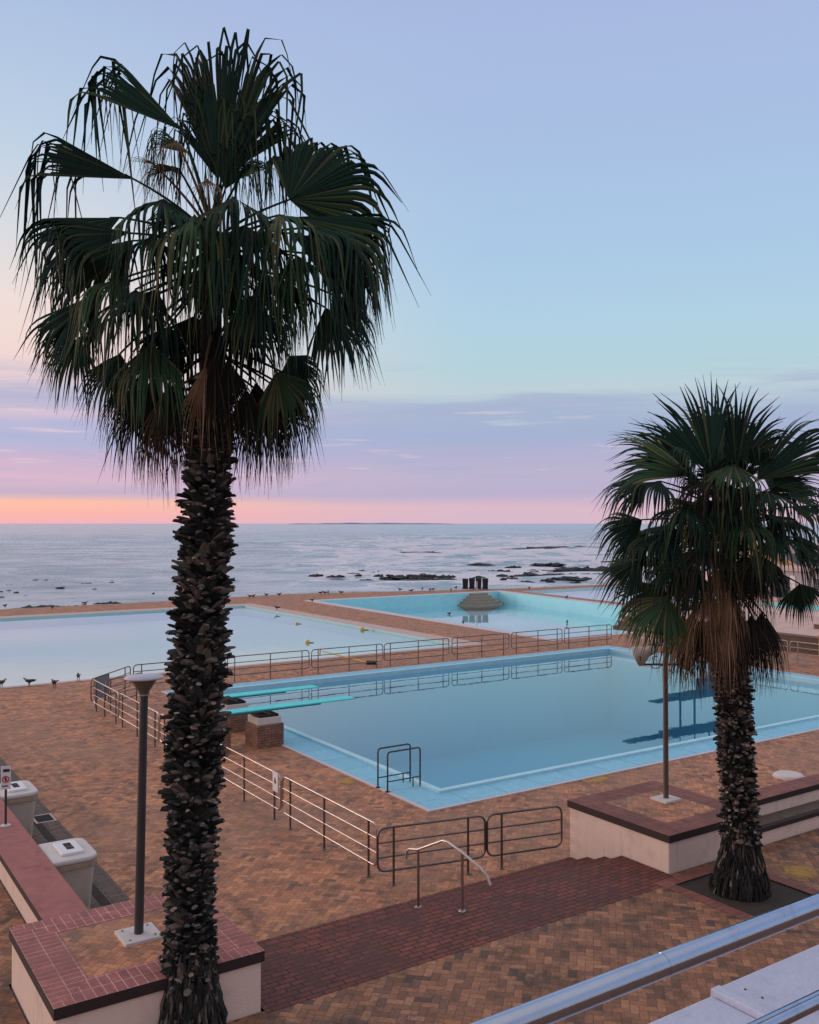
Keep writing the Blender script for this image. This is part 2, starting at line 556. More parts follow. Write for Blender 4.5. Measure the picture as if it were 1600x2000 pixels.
M['conc_rim'] = simple('stained_rim', (.34, .26, .19), 0.9, var=0.4, nscale=6, bump=0.4, dirt=(.10, .085, .06))
M['white'] = simple('white_paint', (.72, .73, .76), 0.6, var=0.08, nscale=5, bump=0.05)
M['ledge'] = simple('ledge_paint', (.46, .51, .66), 0.75, var=0.16, nscale=5, bump=0.45, dirt=(.33, .35, .42))
M['black'] = simple('black_plastic', (.012, .014, .018), 0.55, var=0.3, nscale=5)
M['black2'] = simple('dark_recess', (.02, .016, .015), 0.9, var=0.3, nscale=5)
M['board'] = simple('turquoise_board', (.08, .72, .74), 0.55, var=0.14, nscale=4, bump=0.1, dirt=(.10, .46, .48))
M['board_edge'] = simple('board_edge', (.03, .20, .22), 0.6)
M['pier'] = brick('pier_brick', 0.22, 0.075, (.30, .150, .095), (.20, .105, .072), (.10, .07, .055), facemap=True, msize=0.012)
M['tower'] = simple('tower_green', (.010, .055, .042), 0.6, var=0.3, nscale=3)
M['tower_dark'] = simple('tower_dark', (.012, .022, .03), 0.6, var=0.3, nscale=3)
M['sandstone'] = simple('peach_block', (.62, .36, .22), 0.9, var=0.2, nscale=3)
M['terrace'] = simple('pink_terrace', (.60, .43, .37), 0.9, var=0.16, nscale=1.2, dirt=(.48, .34, .30))
M['timber'] = simple('dark_timber', (.13, .09, .065), 0.85, var=0.4, nscale=5)
M['turq'] = simple('turquoise_paint', (.22, .58, .56), 0.7, var=0.12, nscale=3)
M['grey_step'] = simple('grey_steps', (.34, .32, .27), 0.9, var=0.2, nscale=3)
M['yellow'] = simple('yellow_plastic', (.62, .42, .08), 0.5, var=0.15, nscale=5)
M['yellow_stain'] = simple('yellow_stain', (.50, .30, .08), 0.9, var=0.5, nscale=5, dirt=(.32, .17, .07))
def fray(mt, edge):
    N = NT(mt.node_tree)
    x, y, z = N.sep(N.coord('Generated'))
    dx_, dy_ = N.m('SUBTRACT', x, 0.5), N.m('SUBTRACT', y, 0.5)
    r_ = N.m('MULTIPLY', N.m('SQRT', N.m('ADD', N.m('MULTIPLY', dx_, dx_), N.m('MULTIPLY', dy_, dy_))), 2.0)
    nz = N.noise(N.coord('Object'), 9.0, 6, 0.75)
    f = N.rng(N.m('ADD', r_, N.m('MULTIPLY', N.m('SUBTRACT', nz, 0.5), 3.0)), 0.35, 0.95, 0.85, 0.0)
    p_ = N.n['Principled BSDF']
    tr = N.node('ShaderNodeBsdfTransparent')
    mx = N.node('ShaderNodeMixShader')
    N.put(mx.inputs[0], f)
    N.l.new(tr.outputs[0], mx.inputs[1])
    N.l.new(p_.outputs[0], mx.inputs[2])
    N.l.new(mx.outputs[0], N.n['Material Output'].inputs['Surface'])
fray(M['yellow_stain'], 0)
M['red_ring'] = simple('red_sign_paint', (.45, .03, .03), 0.6, var=0.1)
M['rock'] = simple('wet_rock', (.010, .022, .026), 0.6, var=0.5, nscale=0.5, bump=0.8)
M['kelp'] = simple('kelp', (.014, .018, .018), 0.5, var=0.4, nscale=2)
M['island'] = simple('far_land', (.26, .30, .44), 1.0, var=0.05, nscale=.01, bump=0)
M['soil'] = simple('dark_soil', (.045, .032, .025), 0.95, var=0.5, nscale=9, bump=0.7)
M['mesh_grey'] = simple('grey_mesh_panel', (.16, .18, .21), 0.6, var=0.2, nscale=30)
M['gull_grey'] = simple('gull_back', (.05, .05, .055), 0.8, var=0.3, nscale=12, bump=0)
M['gull_white'] = simple('gull_front', (.30, .29, .29), 0.8, var=0.2, nscale=12, bump=0)
M['wall_far'] = simple('far_wall', (.44, .42, .47), 0.9, var=0.1, nscale=0.7)
M['glass_far'] = simple('far_window', (.06, .075, .10), 0.25, var=0.1, nscale=1)
M['doorway'] = simple('dark_doorway', (.012, .03, .04), 0.8, var=0.2)

def leaf_mat(name, ca, cb, cc, rough=0.6):
    mt, N, p = new_mat(name)
    gi = N.node('ShaderNodeNewGeometry')
    oi = N.node('ShaderNodeObjectInfo')
    isl = gi.outputs['Random Per Island']
    c = N.mix(isl, ca, cb)
    c = N.mix(N.m('MULTIPLY', N.m('GREATER_THAN', isl, 0.82), 0.8), c, cc)
    k = N.rng(oi.outputs['Random'], 0, 1, 0.65, 1.35)
    c = N.mix(1.0, c, N.comb(k, k, k), 'MULTIPLY')
    N.put(p.inputs['Base Color'], c)
    p.inputs['Roughness'].default_value = rough
    p.inputs['Specular IOR Level'].default_value = 0.12
    return mt
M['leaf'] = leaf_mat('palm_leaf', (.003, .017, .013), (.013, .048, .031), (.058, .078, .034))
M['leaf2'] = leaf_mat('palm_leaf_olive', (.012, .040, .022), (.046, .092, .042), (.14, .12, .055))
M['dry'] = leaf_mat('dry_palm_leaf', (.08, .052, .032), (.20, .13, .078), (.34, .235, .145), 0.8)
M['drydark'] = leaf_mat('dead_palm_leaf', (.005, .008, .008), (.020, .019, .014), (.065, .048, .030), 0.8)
M['bark'] = leaf_mat('palm_bark', (.010, .013, .014), (.080, .084, .080), (.22, .190, .165), 0.8)
M['bark2'] = leaf_mat('palm_bark_grey', (.009, .011, .012), (.065, .064, .060), (.24, .195, .165), 0.8)

M['cut'] = leaf_mat('bark_cut_end', (.07, .066, .062), (.22, .195, .175), (.36, .30, .26), 0.9)
M['core'] = simple('palm_core', (.008, .008, .008), 0.95, var=0.4, nscale=6)

# sea: pale body with averaged sky reflection put into its colour, mirror of the sky on a ruffled surface, foam in torn streaks near the reef
def sea_mat():
    mt, N, p = new_mat('sea')
    co = N.coord()
    x, y, z = N.sep(co)
    swell = N.noise(N.mapping(co, scale=(.6, 1.2, 1)), 1.0, 4, 0.6)
    chop = N.noise(N.mapping(co, scale=(0.22, 0.55, 1), rot=(0, 0, R(-8))), 1.0, 5, 0.62)
    far = N.rng(y, 120, 2500, 1.0, 0.5)
    h = N.m('ADD', N.m('MULTIPLY', swell, 0.35), N.m('MULTIPLY', chop, 0.9))
    bp = N.node('ShaderNodeBump')
    N.put(bp.inputs['Height'], h)
    N.put(bp.inputs['Strength'], N.m('MULTIPLY', far, 0.8))
    bp.inputs['Distance'].default_value = 1.0
    # foam
    q = N.m('DIVIDE', x, N.m('MAXIMUM', y, 1.0))
    reg = N.m('MULTIPLY', N.m('MULTIPLY', N.rng(y, 105, 150, 0, 1, True), N.rng(y, 900, 330, 0, 1, True)),
              N.m('MULTIPLY', N.rng(q, -0.16, 0.0, 0.25, 1, True), 1.0))
    fn = N.noise(N.mapping(co, scale=(0.085, 0.050, 1), rot=(0, 0, R(4)), loc=(4.2, 1.3, 0)), 1.0, 9, 0.72, dist=0.8)
    fm = N.m('MULTIPLY', N.rng(N.m('ADD', fn, N.m('MULTIPLY', reg, 0.10)), 0.525, 0.61, 0.0, 0.95, True), N.rng(reg, 0.02, 0.35))
    dark = N.noise(N.mapping(co, scale=(0.03, 0.07, 1), loc=(8, 3, 0)), 1.0, 7, 0.66)
    body = N.mix(N.rng(dark, 0.4, 0.62, 0, 1, True), (.19, .31, .38), (.46, .56, .64))
    c = N.mix(fm, body, (.74, .76, .84))
    N.put(p.inputs['Base Color'], c)
    N.put(p.inputs['Roughness'], N.mixf(fm, 0.18, 0.85))
    p.inputs['IOR'].default_value = 1.34
    N.put(p.inputs['Normal'], bp.outputs[0])
    return mt
M['sea'] = sea_mat()

# ------------------------------------------------------------------ setting: sea, deck, pools
def rect(s0, s1, t0, t1):
    return [(s0, t0), (s1, t0), (s1, t1), (s0, t1)]
def inside(p, poly):
    c = False
    n = len(poly)
    for i in range(n):
        a, b = poly[i], poly[i - 1]
        if (a[1] > p[1]) != (b[1] > p[1]) and p[0] < (b[0] - a[0]) * (p[1] - a[1]) / (b[1] - a[1]) + a[0]:
            c = not c
    return c
def sheet(outer, holes, z):
    vs, es = [], []
    for lp in [outer] + holes:
        i = len(vs)
        vs += [Vector(p) for p in lp]
        es += [(i + k, i + (k + 1) % len(lp)) for k in range(len(lp))]
    V, E, Fc = delaunay_2d_cdt(vs, es, [], 0, 1e-5)[:3]
    mb = MB()
    for f in Fc:
        c = sum((V[k] for k in f), Vector((0, 0))) / len(f)
        if inside(c, outer) and not any(inside(c, h) for h in holes):
            pts = [(V[k].x, V[k].y, z) for k in f]
            if (Vector(pts[1]) - Vector(pts[0])).cross(Vector(pts[2]) - Vector(pts[0])).z < 0:
                pts.reverse()
            mb.face(pts)
    return mb

SEA_Z = -2.5
def sea_h(x, y):
    f = min(1, max(0, (y - 62) / 30)) * min(1, max(0, (900 - y) / 300))
    q = x / max(y, 1)
    surf = 1.0 + 0.9 * sstep_(-.12, .1, q) * (1 - min(1, abs(y - 260) / 260))
    w = noise.noise(Vector((x * .012 + y * .004, y * .060, 3.0))) * .42 + noise.noise(Vector((x * .045, y * .16, 9.0))) * .20 + noise.noise(Vector((x * .13, y * .36, 5.0))) * .085
    w = (w + .35 * max(0, w) ** 2) * 1.7
    return SEA_Z + w * f * surf
def sstep_(a, b, x):
    t = min(1, max(0, (x - a) / (b - a)))
    return t * t * (3 - 2 * t)
mb = MB()
ys = [48.0]
while ys[-1] < 900:
    ys.append(ys[-1] + max(.9, ys[-1] * .0065))
rows = [[(x_ * y, y, sea_h(x_ * y, y)) for x_ in [-.62 + 1.24 * k / 220 for k in range(221)]] for y in ys]
mb.grid(rows)
ye = ys[-1]
xs = [r[0] for r in rows[-1]]
mb.grid([[(x, ye, SEA_Z) for x in xs], [(x * 29, 26000, SEA_Z) for x in xs]])
mb.grid([[(-.62 * y, y, SEA_Z) for y in (48, ye, 26000)], [(-30000, y, SEA_Z) for y in (48, ye, 26000)]])
mb.grid([[(.62 * y, y, SEA_Z) for y in (48, ye, 26000)], [(30000, y, SEA_Z) for y in (48, ye, 26000)]])
struct(mb.build('sea', M['sea'], frame=ID, smooth=True))

# far low island on the horizon
mb = MB()
n = 40
rows = []
for k in range(n + 1):
    u = 560 + 330 * k / n
    x = (u - 800) / F * 9000
    hgt = 15 * math.sin(math.pi * k / n) ** 0.5 * (0.75 + 0.5 * noise.noise(Vector((k * .23, 0, 0)))) + 1
    rows.append([(x, 9000, SEA_Z - 1), (x, 9030, SEA_Z + max(1, hgt)), (x, 9300, SEA_Z + max(1, hgt) * .9), (x, 9400, SEA_Z - 1)])
mb.grid(rows)
struct(mb.build('island', M['island'], frame=ID))

DIVE = rect(0.0, 24.2, 0.0, 18.0)
LAP = rect(-32.0, 18.0, 22.5, 51.2)
MID = [(24.0, 21.9), (40.5, 21.9), (44.4, 51.9), (24.9, 51.9)]
THIN = [(44.6, 34.0), (60.0, 34.0), (62.0, 51.0), (46.4, 51.0)]
shore = [(80, 52.6), (59.3, 53.6), (47.8, 54.4), (36, 57.6), (26.3, 60.2), (13.2, 58.6), (1.4, 58.5), (-45, 58.3)]
outer = [(-45, -25), (80, -25)] + shore
LAPO = rect(-33.0, 19.3, 22.15, 52.6)
MIDO = [(23.2, 21.2), (41.4, 21.2), (45.4, 52.8), (24.1, 52.8)]
struct(sheet(outer, [DIVE, LAPO, MIDO, THIN], 0.0).build('pool_deck', M['deck']))
# sea wall under the deck edge
mb = MB()
for i in range(len(shore) - 1):
    a_, b_ = shore[i], shore[i + 1]
    mb.face([(a_[0], a_[1], -4), (b_[0], b_[1], -4), (b_[0], b_[1], -0.004), (a_[0], a_[1], -0.004)])
struct(mb.build('quay_wall', M['concrete']))

def basin(name, poly, zt, zfloor, mats, zmid=None):
    """walls and floor of a pool; zfloor may differ between the near and the far side"""
    mb = MB()
    n = len(poly)
    zf = [zfloor[0], zfloor[0], zfloor[1], zfloor[1]]
    for k in range(n):
        a_, b_ = poly[k], poly[(k + 1) % n]
        mb.face([(a_[0], a_[1], zf[k]), (a_[0], a_[1], zt), (b_[0], b_[1], zt), (b_[0], b_[1], zf[(k + 1) % n])])
    mb.cur = 1
    mb.face([(poly[k][0], poly[k][1], zf[k]) for k in range(n)])
    return struct(mb.build(name, mats))
def surface(name, poly, z, mat):
    mb = MB()
    mb.face([(p[0], p[1], z) for p in poly])
    return struct(mb.build(name, mat))

def ring(mb, o, i, z, uv=True):
    """flat ring between two quads, U along the edge"""
    n = len(o)
    for k in range(n):
        a_, b_, c_, d_ = Vector(o[k]), Vector(o[(k + 1) % n]), Vector(i[(k + 1) % n]), Vector(i[k])
        e = (b_ - a_).normalized()
        pts = [a_, b_, c_, d_]
        w = abs((d_ - a_).dot(Vector((-e.y, e.x))))
        uvs = [((p - a_).dot(e), (p - a_).dot(Vector((-e.y, e.x)))) for p in pts]
        mb.face([(p.x, p.y, z) for p in pts], uv=uvs)
def inset(poly, d):
    n = len(poly)
    out = []
    for k in range(n):
        p, q, r = Vector(poly[k - 1]), Vector(poly[k]), Vector(poly[(k + 1) % n])
        e1, e2 = (q - p).normalized(), (r - q).normalized()
        n1, n2 = Vector((-e1.y, e1.x)), Vector((-e2.y, e2.x))
        out.append(tuple(q + (n1 + n2) * (d / (1 + n1.dot(n2)))))
    return out
def skirt(mb, poly, z0, z1, flip=False):
    n = len(poly)
    for k in range(n):
        a_, b_ = poly[k], poly[(k + 1) % n]
        pts = [(a_[0], a_[1], z0), (b_[0], b_[1], z0), (b_[0], b_[1], z1), (a_[0], a_[1], z1)]
        mb.face(list(reversed(pts)) if flip else pts)

# diving pool: pale outer edge, blue painted slabs, raised pale-blue lip, deep basin
e1, e2, e3 = inset(DIVE, 0.10), inset(DIVE, 0.98), inset(DIVE, 1.16)
mb = MB()
skirt(mb, DIVE, -0.1, 0.03)
ring(mb, DIVE, e1, 0.03)
struct(mb.build('pool_edge_strip', M['white_edge']))
mb = MB()
ring(mb, e1, e2, 0.028)
struct(mb.build('blue_pool_coping', M['blue_paint']))
mb = MB()
skirt(mb, e2, 0.02, 0.085)
ring(mb, e2, e3, 0.085)
skirt(mb, e3, -0.5, 0.085, True)
struct(mb.build('pool_lip', M['blue_lip']))
basin('diving_basin', e3, -0.45, (-4.0, -4.0), [M['pool_deep'], M['pool_deep']])
surface('diving_pool_water', e3, -0.10, M['w_dive'])

# lap pool
mb = MB()
ring(mb, LAPO, LAP, 0.02)
skirt(mb, LAPO, -0.1, 0.02)
struct(mb.build('pink_lap_coping', M['pink_coping']))
basin('lap_basin', LAP, 0.02, (-0.55, -0.75), [M['pool_aqua'], M['pool_aqua']])
surface('lap_pool_water', LAP, -0.10, M['w_lap'])

# middle pool, water a metre down
mb = MB()
ring(mb, MIDO, MID, 0.02)
skirt(mb, MIDO, -0.1, 0.02)
struct(mb.build('pale_middle_coping', M['white_edge']))
basin('middle_basin', MID, 0.02, (-1.35, -1.55), [M['pool_blue'], M['pool_pale']])
surface('middle_pool_water', MID, -1.05, M['w_mid'])

# shallow pool beyond
basin('shallow_basin', THIN, 0.0, (-0.6, -0.6), [M['pool_pale'], M['pool_pale']])
surface('shallow_pool_water', THIN, -0.16, M['w_lap'])

# upper landing (camera side) and the terrace left of the red wall
ZL = 0.55
mb = sheet([(-70, -90), (80, -90), (80, -6.5), (2.85, -6.5), (0.42, -6.5), (0.42, -6.8), (-7.16, -6.8), (-7.16, -6.73), (-9.63, -6.73),
            (-9.63, -4.3), (-9.06, -4.3), (-9.06, 14), (-70, 14)],
           [[(0.15, -8.40), (1.65, -8.40), (1.65, -6.85), (0.15, -6.85)]], ZL)
struct(mb.build('landing', M['land']))
mb = MB()
mb.face([(-7.16, -6.8, ZL + .004), (.42, -6.8, ZL + .004), (.42, -5.42, ZL + .004), (-7.16, -5.42, ZL + .004)])
nos = [-5.42, -5.0, -4.56, -4.1]
zs = [ZL + .004, .415, .277, .139, 0.0]
for k in range(4):
    t = nos[k]
    mb.face([(-7.16, t, zs[k]), (.42, t, zs[k]), (.42, t, zs[k + 1]), (-7.16, t, zs[k + 1])])
    if k < 3:
        mb.face([(-7.16, t, zs[k + 1]), (.42, t, zs[k + 1]), (.42, nos[k + 1], zs[k + 1]), (-7.16, nos[k + 1], zs[k + 1])])
mb.face([(-7.16, -4.1, .004), (.42, -4.1, .004), (.42, -4.02, .004), (-7.16, -4.02, .004)])
struct(mb.build('brick_steps', M['red_pave']))

# brick gutter strip beside the concrete plinths
mb = MB()
mb.face([(-8.42, -4.25, .004), (-7.06, -4.25, .004), (-7.06, 14, .004), (-8.42, 14, .004)])
struct(mb.build('gutter_paving', M['channel']))
mb = MB()
mb.box(-7.56, -7.40, -4.2, 14, -.02, .0075)
struct(mb.build('gutter_channel', M['soil']))

# ------------------------------------------------------------------ planters and walls
def coping_band(mb, outer, inner, z):
    n = len(outer)
    for k in range(n):
        a_, b_, c_, d_ = [Vector(p) for p in (outer[k], outer[(k + 1) % n], inner[(k + 1) % n], inner[k])]
        e = (b_ - a_).normalized()
        nn = Vector((-e.y, e.x))
        pts = [a_, b_, c_, d_]
        mb.face([(p.x, p.y, z) for p in pts], uv=[((p - a_).dot(nn), (p - a_).dot(e)) for p in pts])

def planter(label, s0, s1, t0, t1, ztop, band, mat_cop, group, zb=(0, ZL)):
    th = thing('planter_block', label, 'planter', (s0, t0, ZL), group=group)
    L = Vector((s0, t0, ZL))
    def rel(m_):
        m_.v = [p - L for p in m_.v]
        return m_
    w = MB()
    w.box(s0 + .03, s1 - .03, t0 + .03, t1 - .03, -0.02, ztop - .13, top=False, bottom=False)
    rel(w).build('plaster_wall', M['plaster'], th, bevel=.018)
    o, i_ = rect(s0, s1, t0, t1), inset(rect(s0, s1, t0, t1), band)
    c = MB()
    coping_band(c, o, i_, ztop)
    rel(c).build('brick_coping', mat_cop, th)
    l = MB()
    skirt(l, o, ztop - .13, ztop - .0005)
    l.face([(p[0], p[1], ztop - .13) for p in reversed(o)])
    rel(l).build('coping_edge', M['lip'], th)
    p_ = MB()
    p_.face([(p[0], p[1], ztop - .003) for p in i_])
    rel(p_).build('paved_top', M['deck'], th)
    return th
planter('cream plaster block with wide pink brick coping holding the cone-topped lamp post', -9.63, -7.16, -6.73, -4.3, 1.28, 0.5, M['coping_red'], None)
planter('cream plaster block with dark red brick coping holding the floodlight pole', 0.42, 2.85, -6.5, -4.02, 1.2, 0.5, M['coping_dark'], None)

# stepped seat wall to the right of the right-hand block
th = thing('seat_wall', 'cream two-tier seat wall with brick edges running right from behind the shorter palm', 'seat wall', (2.85, -6.5, ZL))
L = Vector((2.85, -6.5, ZL))
def rel(m_, L=L):
    m_.v = [p - L for p in m_.v]
    return m_
w = MB()
w.box(2.853, 30, -6.47, -6.03, ZL - .1, .79, top=False, bottom=False)
w.box(2.853, 30, -6.03, -5.60, -.02, 1.09, top=False, bottom=False)
rel(w).build('riser', M['plaster'], th)
w = MB()
w.face([(2.853, -6.38, .868), (30, -6.38, .868), (30, -6.03, .868), (2.853, -6.03, .868)])
rel(w).build('seat_top', M['tread'], th)
w = MB()
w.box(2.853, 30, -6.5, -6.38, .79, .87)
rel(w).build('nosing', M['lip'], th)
w = MB()
w.face([(2.853, -6.06, 1.2), (30, -6.06, 1.2), (30, -5.58, 1.2), (2.853, -5.58, 1.2)], uv=[(0, 0), (0, 27.2), (.48, 27.2), (.48, 0)])
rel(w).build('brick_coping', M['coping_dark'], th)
w = MB()
w.box(2.853, 30, -6.06, -5.58, 1.09, 1.1995)
rel(w).build('coping_edge', M['lip'], th)

# long red-topped wall on the left
th = thing('low_wall', 'long low cream wall with a wide pink-red top at the left edge', 'wall', (-9.06, -4.3, ZL))
L = Vector((-9.06, -4.3, ZL))
w = MB(); w.box(-9.03, -8.47, -4.3, 14, -.02, .89, top=False, bottom=False)
rel(w, L).build('plaster_wall', M['plaster'], th)
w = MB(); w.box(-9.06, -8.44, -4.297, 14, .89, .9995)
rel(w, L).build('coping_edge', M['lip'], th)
w = MB(); w.face([(-9.06, -4.297, 1.0), (-8.44, -4.297, 1.0), (-8.44, 14, 1.0), (-9.06, 14, 1.0)])
rel(w, L).build('wall_top', M['redwall'], th)

# concrete plinths with a white slab
def plinth(label, t0):
    th = thing('concrete_plinth', label, 'plinth', (-8.43, t0, 0), group='concrete plinths behind the low wall')
    b = MB()
    prof = []
    def outline(x1, y0, y1, r):
        pts = [(0, y0)]
        for k in range(7):
            an = -math.pi / 2 + math.pi / 2 * k / 6
            pts.append((x1 - r + r * math.cos(an), y0 + r + r * math.sin(an)))
        for k in range(7):
            an = math.pi / 2 * k / 6
            pts.append((x1 - r + r * math.cos(an), y1 - r + r * math.sin(an)))
        pts.append((0, y1))
        return pts
    b.prism(outline(.65, .11, .99, .10), 0, .82, outline(.71, .05, 1.05, .12))
    b.build('base', M['concrete'], th)
    r_ = MB()
    r_.prism(outline(.76, 0, 1.10, .2), .82, .90)
    r_.build('rim', M['conc_rim'], th)
    c = MB()
    c.prism(outline(.76, 0, 1.10, .2), .90, .985)
    c.build('top_slab', M['conc_top'], th, bevel=.03)
    s = MB(); s.box(.20, .56, .22, .86, .985, 1.03)
    pl = s.build('white_cover', M['white'], th, bevel=.008)
    h = MB(); h.box(.33, .45, .40, .52, 1.03, 1.034); h.box(.33, .45, .54, .74, 1.03, 1.034)
    h.v = [p for p in h.v]
    h.build('slot', M['black2'], pl)
    return th
plinth('nearer concrete plinth with white slotted cover behind the low wall', -1.40)
plinth('concrete plinth with white cover behind the sign pole at the left edge', 3.00)

# drain in the gutter
th = thing('drain_grate', 'small dark drain grate in a pale frame set in the gutter bricks', 'drain', (-7.30, 4.35, 0))
w = MB(); o = rect(-.22, .22, -.30, .30); ring(w, o, inset(o, .05), .012); skirt(w, o, -.02, .012)
w.build('frame', M['pink_coping'], th)
w = MB(); w.box(-.17, .17, -.25, .25, -.05, .009)
for k in range(5):
    w.box(-.16 + k * .07, -.135 + k * .07, -.25, .25, .009, .0115)
w.build('grate', M['black2'], th)

# ------------------------------------------------------------------ lamp posts
def lamp_left():
    th = thing('street_lamp', 'dark lamp post with a pale disc and inverted cone head beside the tall palm', 'street lamp', (-8.31, -5.47, 1.268))
    b = MB(); b.box(-.24, .24, -.24, .24, 0, .05); b.build('base_plate', M['conc_top'], th, bevel=.01)
    tp = Vector((.07, .045, 3.02))
    p = MB(); p.tube([(0, 0, .03), tp], [.058, .052], 12); p.build('pole', M['post'], th, smooth=True)
    for k in range(4):
        q = MB(); q.lathe([(.014, .05), (.014, .065), (.004, .072)], (.16 * (1 if k & 1 else -1), .16 * (1 if k & 2 else -1), 0), 8); q.build('bolt', M['rail'], th)
    hd = MB(); hd.lathe([(.04, 3.02), (.066, 3.03), (.07, 3.09), (.10, 3.13), (.172, 3.245)], (tp.x, tp.y, 0), 28)
    h = hd.build('lamp_head', M['lampbody'], th, smooth=True)
    d_ = MB(); d_.lathe([(.172, 3.246), (.238, 3.250), (.246, 3.262), (.236, 3.275), (.13, 3.290), (.02, 3.296)], (tp.x, tp.y, 0), 32)
    d_.build('lamp_disc', M['lampcap'], th, smooth=True)
    c = MB(); c.lathe([(.071, 3.035), (.078, 3.037), (.078, 3.055), (.071, 3.057)], (tp.x, tp.y, 0), 20); c.build('collar', M['rail_pale'], h)
lamp_left()

def lamp_right():
    bx = st(1301, 1562, 1.2)
    th = thing('floodlight_pole', 'brown floodlight pole with a round drum floodlight beside the shorter palm', 'floodlight pole', (bx.x, bx.y, 1.188))
    b = MB(); b.box(-.22, .22, -.2, .2, 0, .05); b.build('base_plate', M['conc_top'], th, bevel=.01)
    p = MB(); p.tube([(0, 0, .04), (0, 0, 3.25)], [.052, .045], 12); p.build('pole', M['post_brown'], th, smooth=True)
    ax = FR.to_3x3().inverted() @ Vector((1, 0, 0))       # bracket runs across the view
    br = MB(); br.tube([-ax * .52 + Vector((0, 0, 2.60)), ax * .42 + Vector((0, 0, 2.60))], .022, 8)
    br.tube([-ax * .3 + Vector((0, 0, 2.60)), -ax * .26 + Vector((0, 0, 2.54)), -ax * .18 + Vector((0, 0, 2.52)), -ax * .1 + Vector((0, 0, 2.56)), Vector((0, 0, 2.6))], .008, 6)
    br.tube([-ax * .22 + Vector((0, 0, 2.60)), -ax * .25 + Vector((0, 0, 2.74)), -ax * .15 + Vector((0, 0, 2.76))], .012, 6)
    br.build('bracket', M['post_brown'], th, smooth=True)
    for sgn, off in ((-1, -.46), (1, .36)):
        c = ax * off + Vector((0, 0, 2.79 if sgn < 0 else 2.72))
        dr = (ax * sgn * .8 + Vector((0, 0, -.38)) + (FR.to_3x3().inverted() @ Vector((0, .3, 0)))).normalized()
        f_ = MB()
        f_.tube([c + dr * .12, c + dr * .10, c + dr * .03, c - dr * .07, c - dr * .12, c - dr * .25, c - dr * .27],
                [.19, .20, .19, .13, .085, .08, .05], 20)
        fl = f_.build('floodlight', M['concrete'], th, smooth=True)
        k_ = MB()
        side = dr.cross(Vector((0, 0, 1))).normalized()
        base = Vector((ax.x * off, ax.y * off, 2.6))
        k_.tube([c + side * .2, (c + side * .2) * .5 + (base + side * .12) * .5, base, (c - side * .2) * .5 + (base - side * .12) * .5, c - side * .2], .012, 6)
        k_.build('yoke', M['post_brown'], fl)
lamp_right()

# ------------------------------------------------------------------ fence panels
ZR = (.27, .52, .78, 1.04)
def panel(label, p0, p1, posts, mat=None, sign=None, mesh=None):
    """p0,p1 (s,t) on the deck; posts as metres from p0"""
    mat = mat or M['rail_dark']
    pmat = mat if mat is M['rail_pale'] else M['rail_dark']
    p0, p1 = Vector((p0[0], p0[1], 0)), Vector((p1[0], p1[1], 0))
    L = (p1 - p0).length
    an = math.atan2(p1.y - p0.y, p1.x - p0.x)
    th = thing('tubular_railing', label, 'fence', p0, rotz=an, group='tubular fence panels round the diving pool')
    r = .14
    pts = []
    for cx, cz, a0 in ((L - r, ZR[3] - r, 90), (L - r, ZR[0] + r, 0), (r, ZR[0] + r, -90), (r, ZR[3] - r, -180)):
        for k in range(5):
            q = R(a0 - 90 * k / 4)
            pts.append((cx + r * math.cos(q), 0, cz + r * math.sin(q)))
    f_ = MB(); f_.tube(pts, .021, 8, closed=True)
    f_.build('frame', mat, th, smooth=True)
    for z in ZR[1:3]:
        q = MB(); q.tube([(.005, 0, z), (L - .005, 0, z)], .017, 8); q.build('rail', mat, th, smooth=True)
    for x in posts:
        q = MB(); q.tube([(x, 0, 0), (x, 0, ZR[3] + .01)], .023, 8)
        q.lathe([(.055, .002), (.055, .014), (.03, .02)], (x, 0, 0), 10)
        q.build('post', pmat, th, smooth=True)
    if mesh:
        q = MB(); q.box(mesh[0], mesh[1], -.012, .012, .55, 1.02)
        q.box(mesh[0], mesh[1], -.012, .012, .29, .50)
        q.build('mesh_infill', M['mesh_grey'], th)
    return th

NR = lambda s: -3.09 - (s + 2.93) * .2227          # line of the near right fence
def su_near(u):
    k = (u - CX) / F
    lo, hi = -5.0, 3.0
    for _ in range(50):
        m_ = (lo + hi) / 2
        P = FR @ Vector((m_, NR(m_), 0))
        if P.x / P.y < k: lo = m_
        else: hi = m_
    return lo
def two(s0, s1): return (s0, NR(s0)), (s1, NR(s1))
sA, sB, sC = su_near(738), su_near(947), su_near(951)
p, q = two(sA, sB); L = (Vector(q) - Vector(p)).length
panel('tubular rail panel behind the pale stair handrail, nearest the dark red steps', p, q, [su_near(770) - sA, su_near(918) - sA])
p, q = two(sC, .44)
panel('tubular rail panel ending against the cream block with the floodlight pole', p, q, [su_near(980) - sC])
SL = -3.1
left = [(-2.79, 1.08, 'long rail panel right of the small white fence sign, ending at the near corner', [.30, 2.0, 3.5]),
        (1.16, 4.95, 'rail panel that carries the small white sign at its near end', [.32, 1.95, 3.5]),
        (5.03, 9.02, 'rail panel crossing behind the tall palm trunk', [.3, 2.0, 3.6]),
        (9.10, 12.92, 'rail panel crossing behind the cone-headed lamp post', [.35, 2.0, 3.5]),
        (13.0, 15.9, 'short left-side rail panel ending beside the grey mesh panel', [.3, 1.6, 2.6])]
for t0, t1, lb, ps in left:
    panel(lb, (SL, t0), (SL, t1), ps, mat=M['rail'])
panel('angled rail panel filled with grey mesh at the far left corner of the fence', (-3.15, 16.1), (-1.05, 18.45), [.35, 1.35, 2.7], mesh=(.37, 1.33))
panel('short inner gate panel standing just right of the grey mesh panel', (-2.8, 15.55), (-1.15, 16.6), [.25, 1.6])
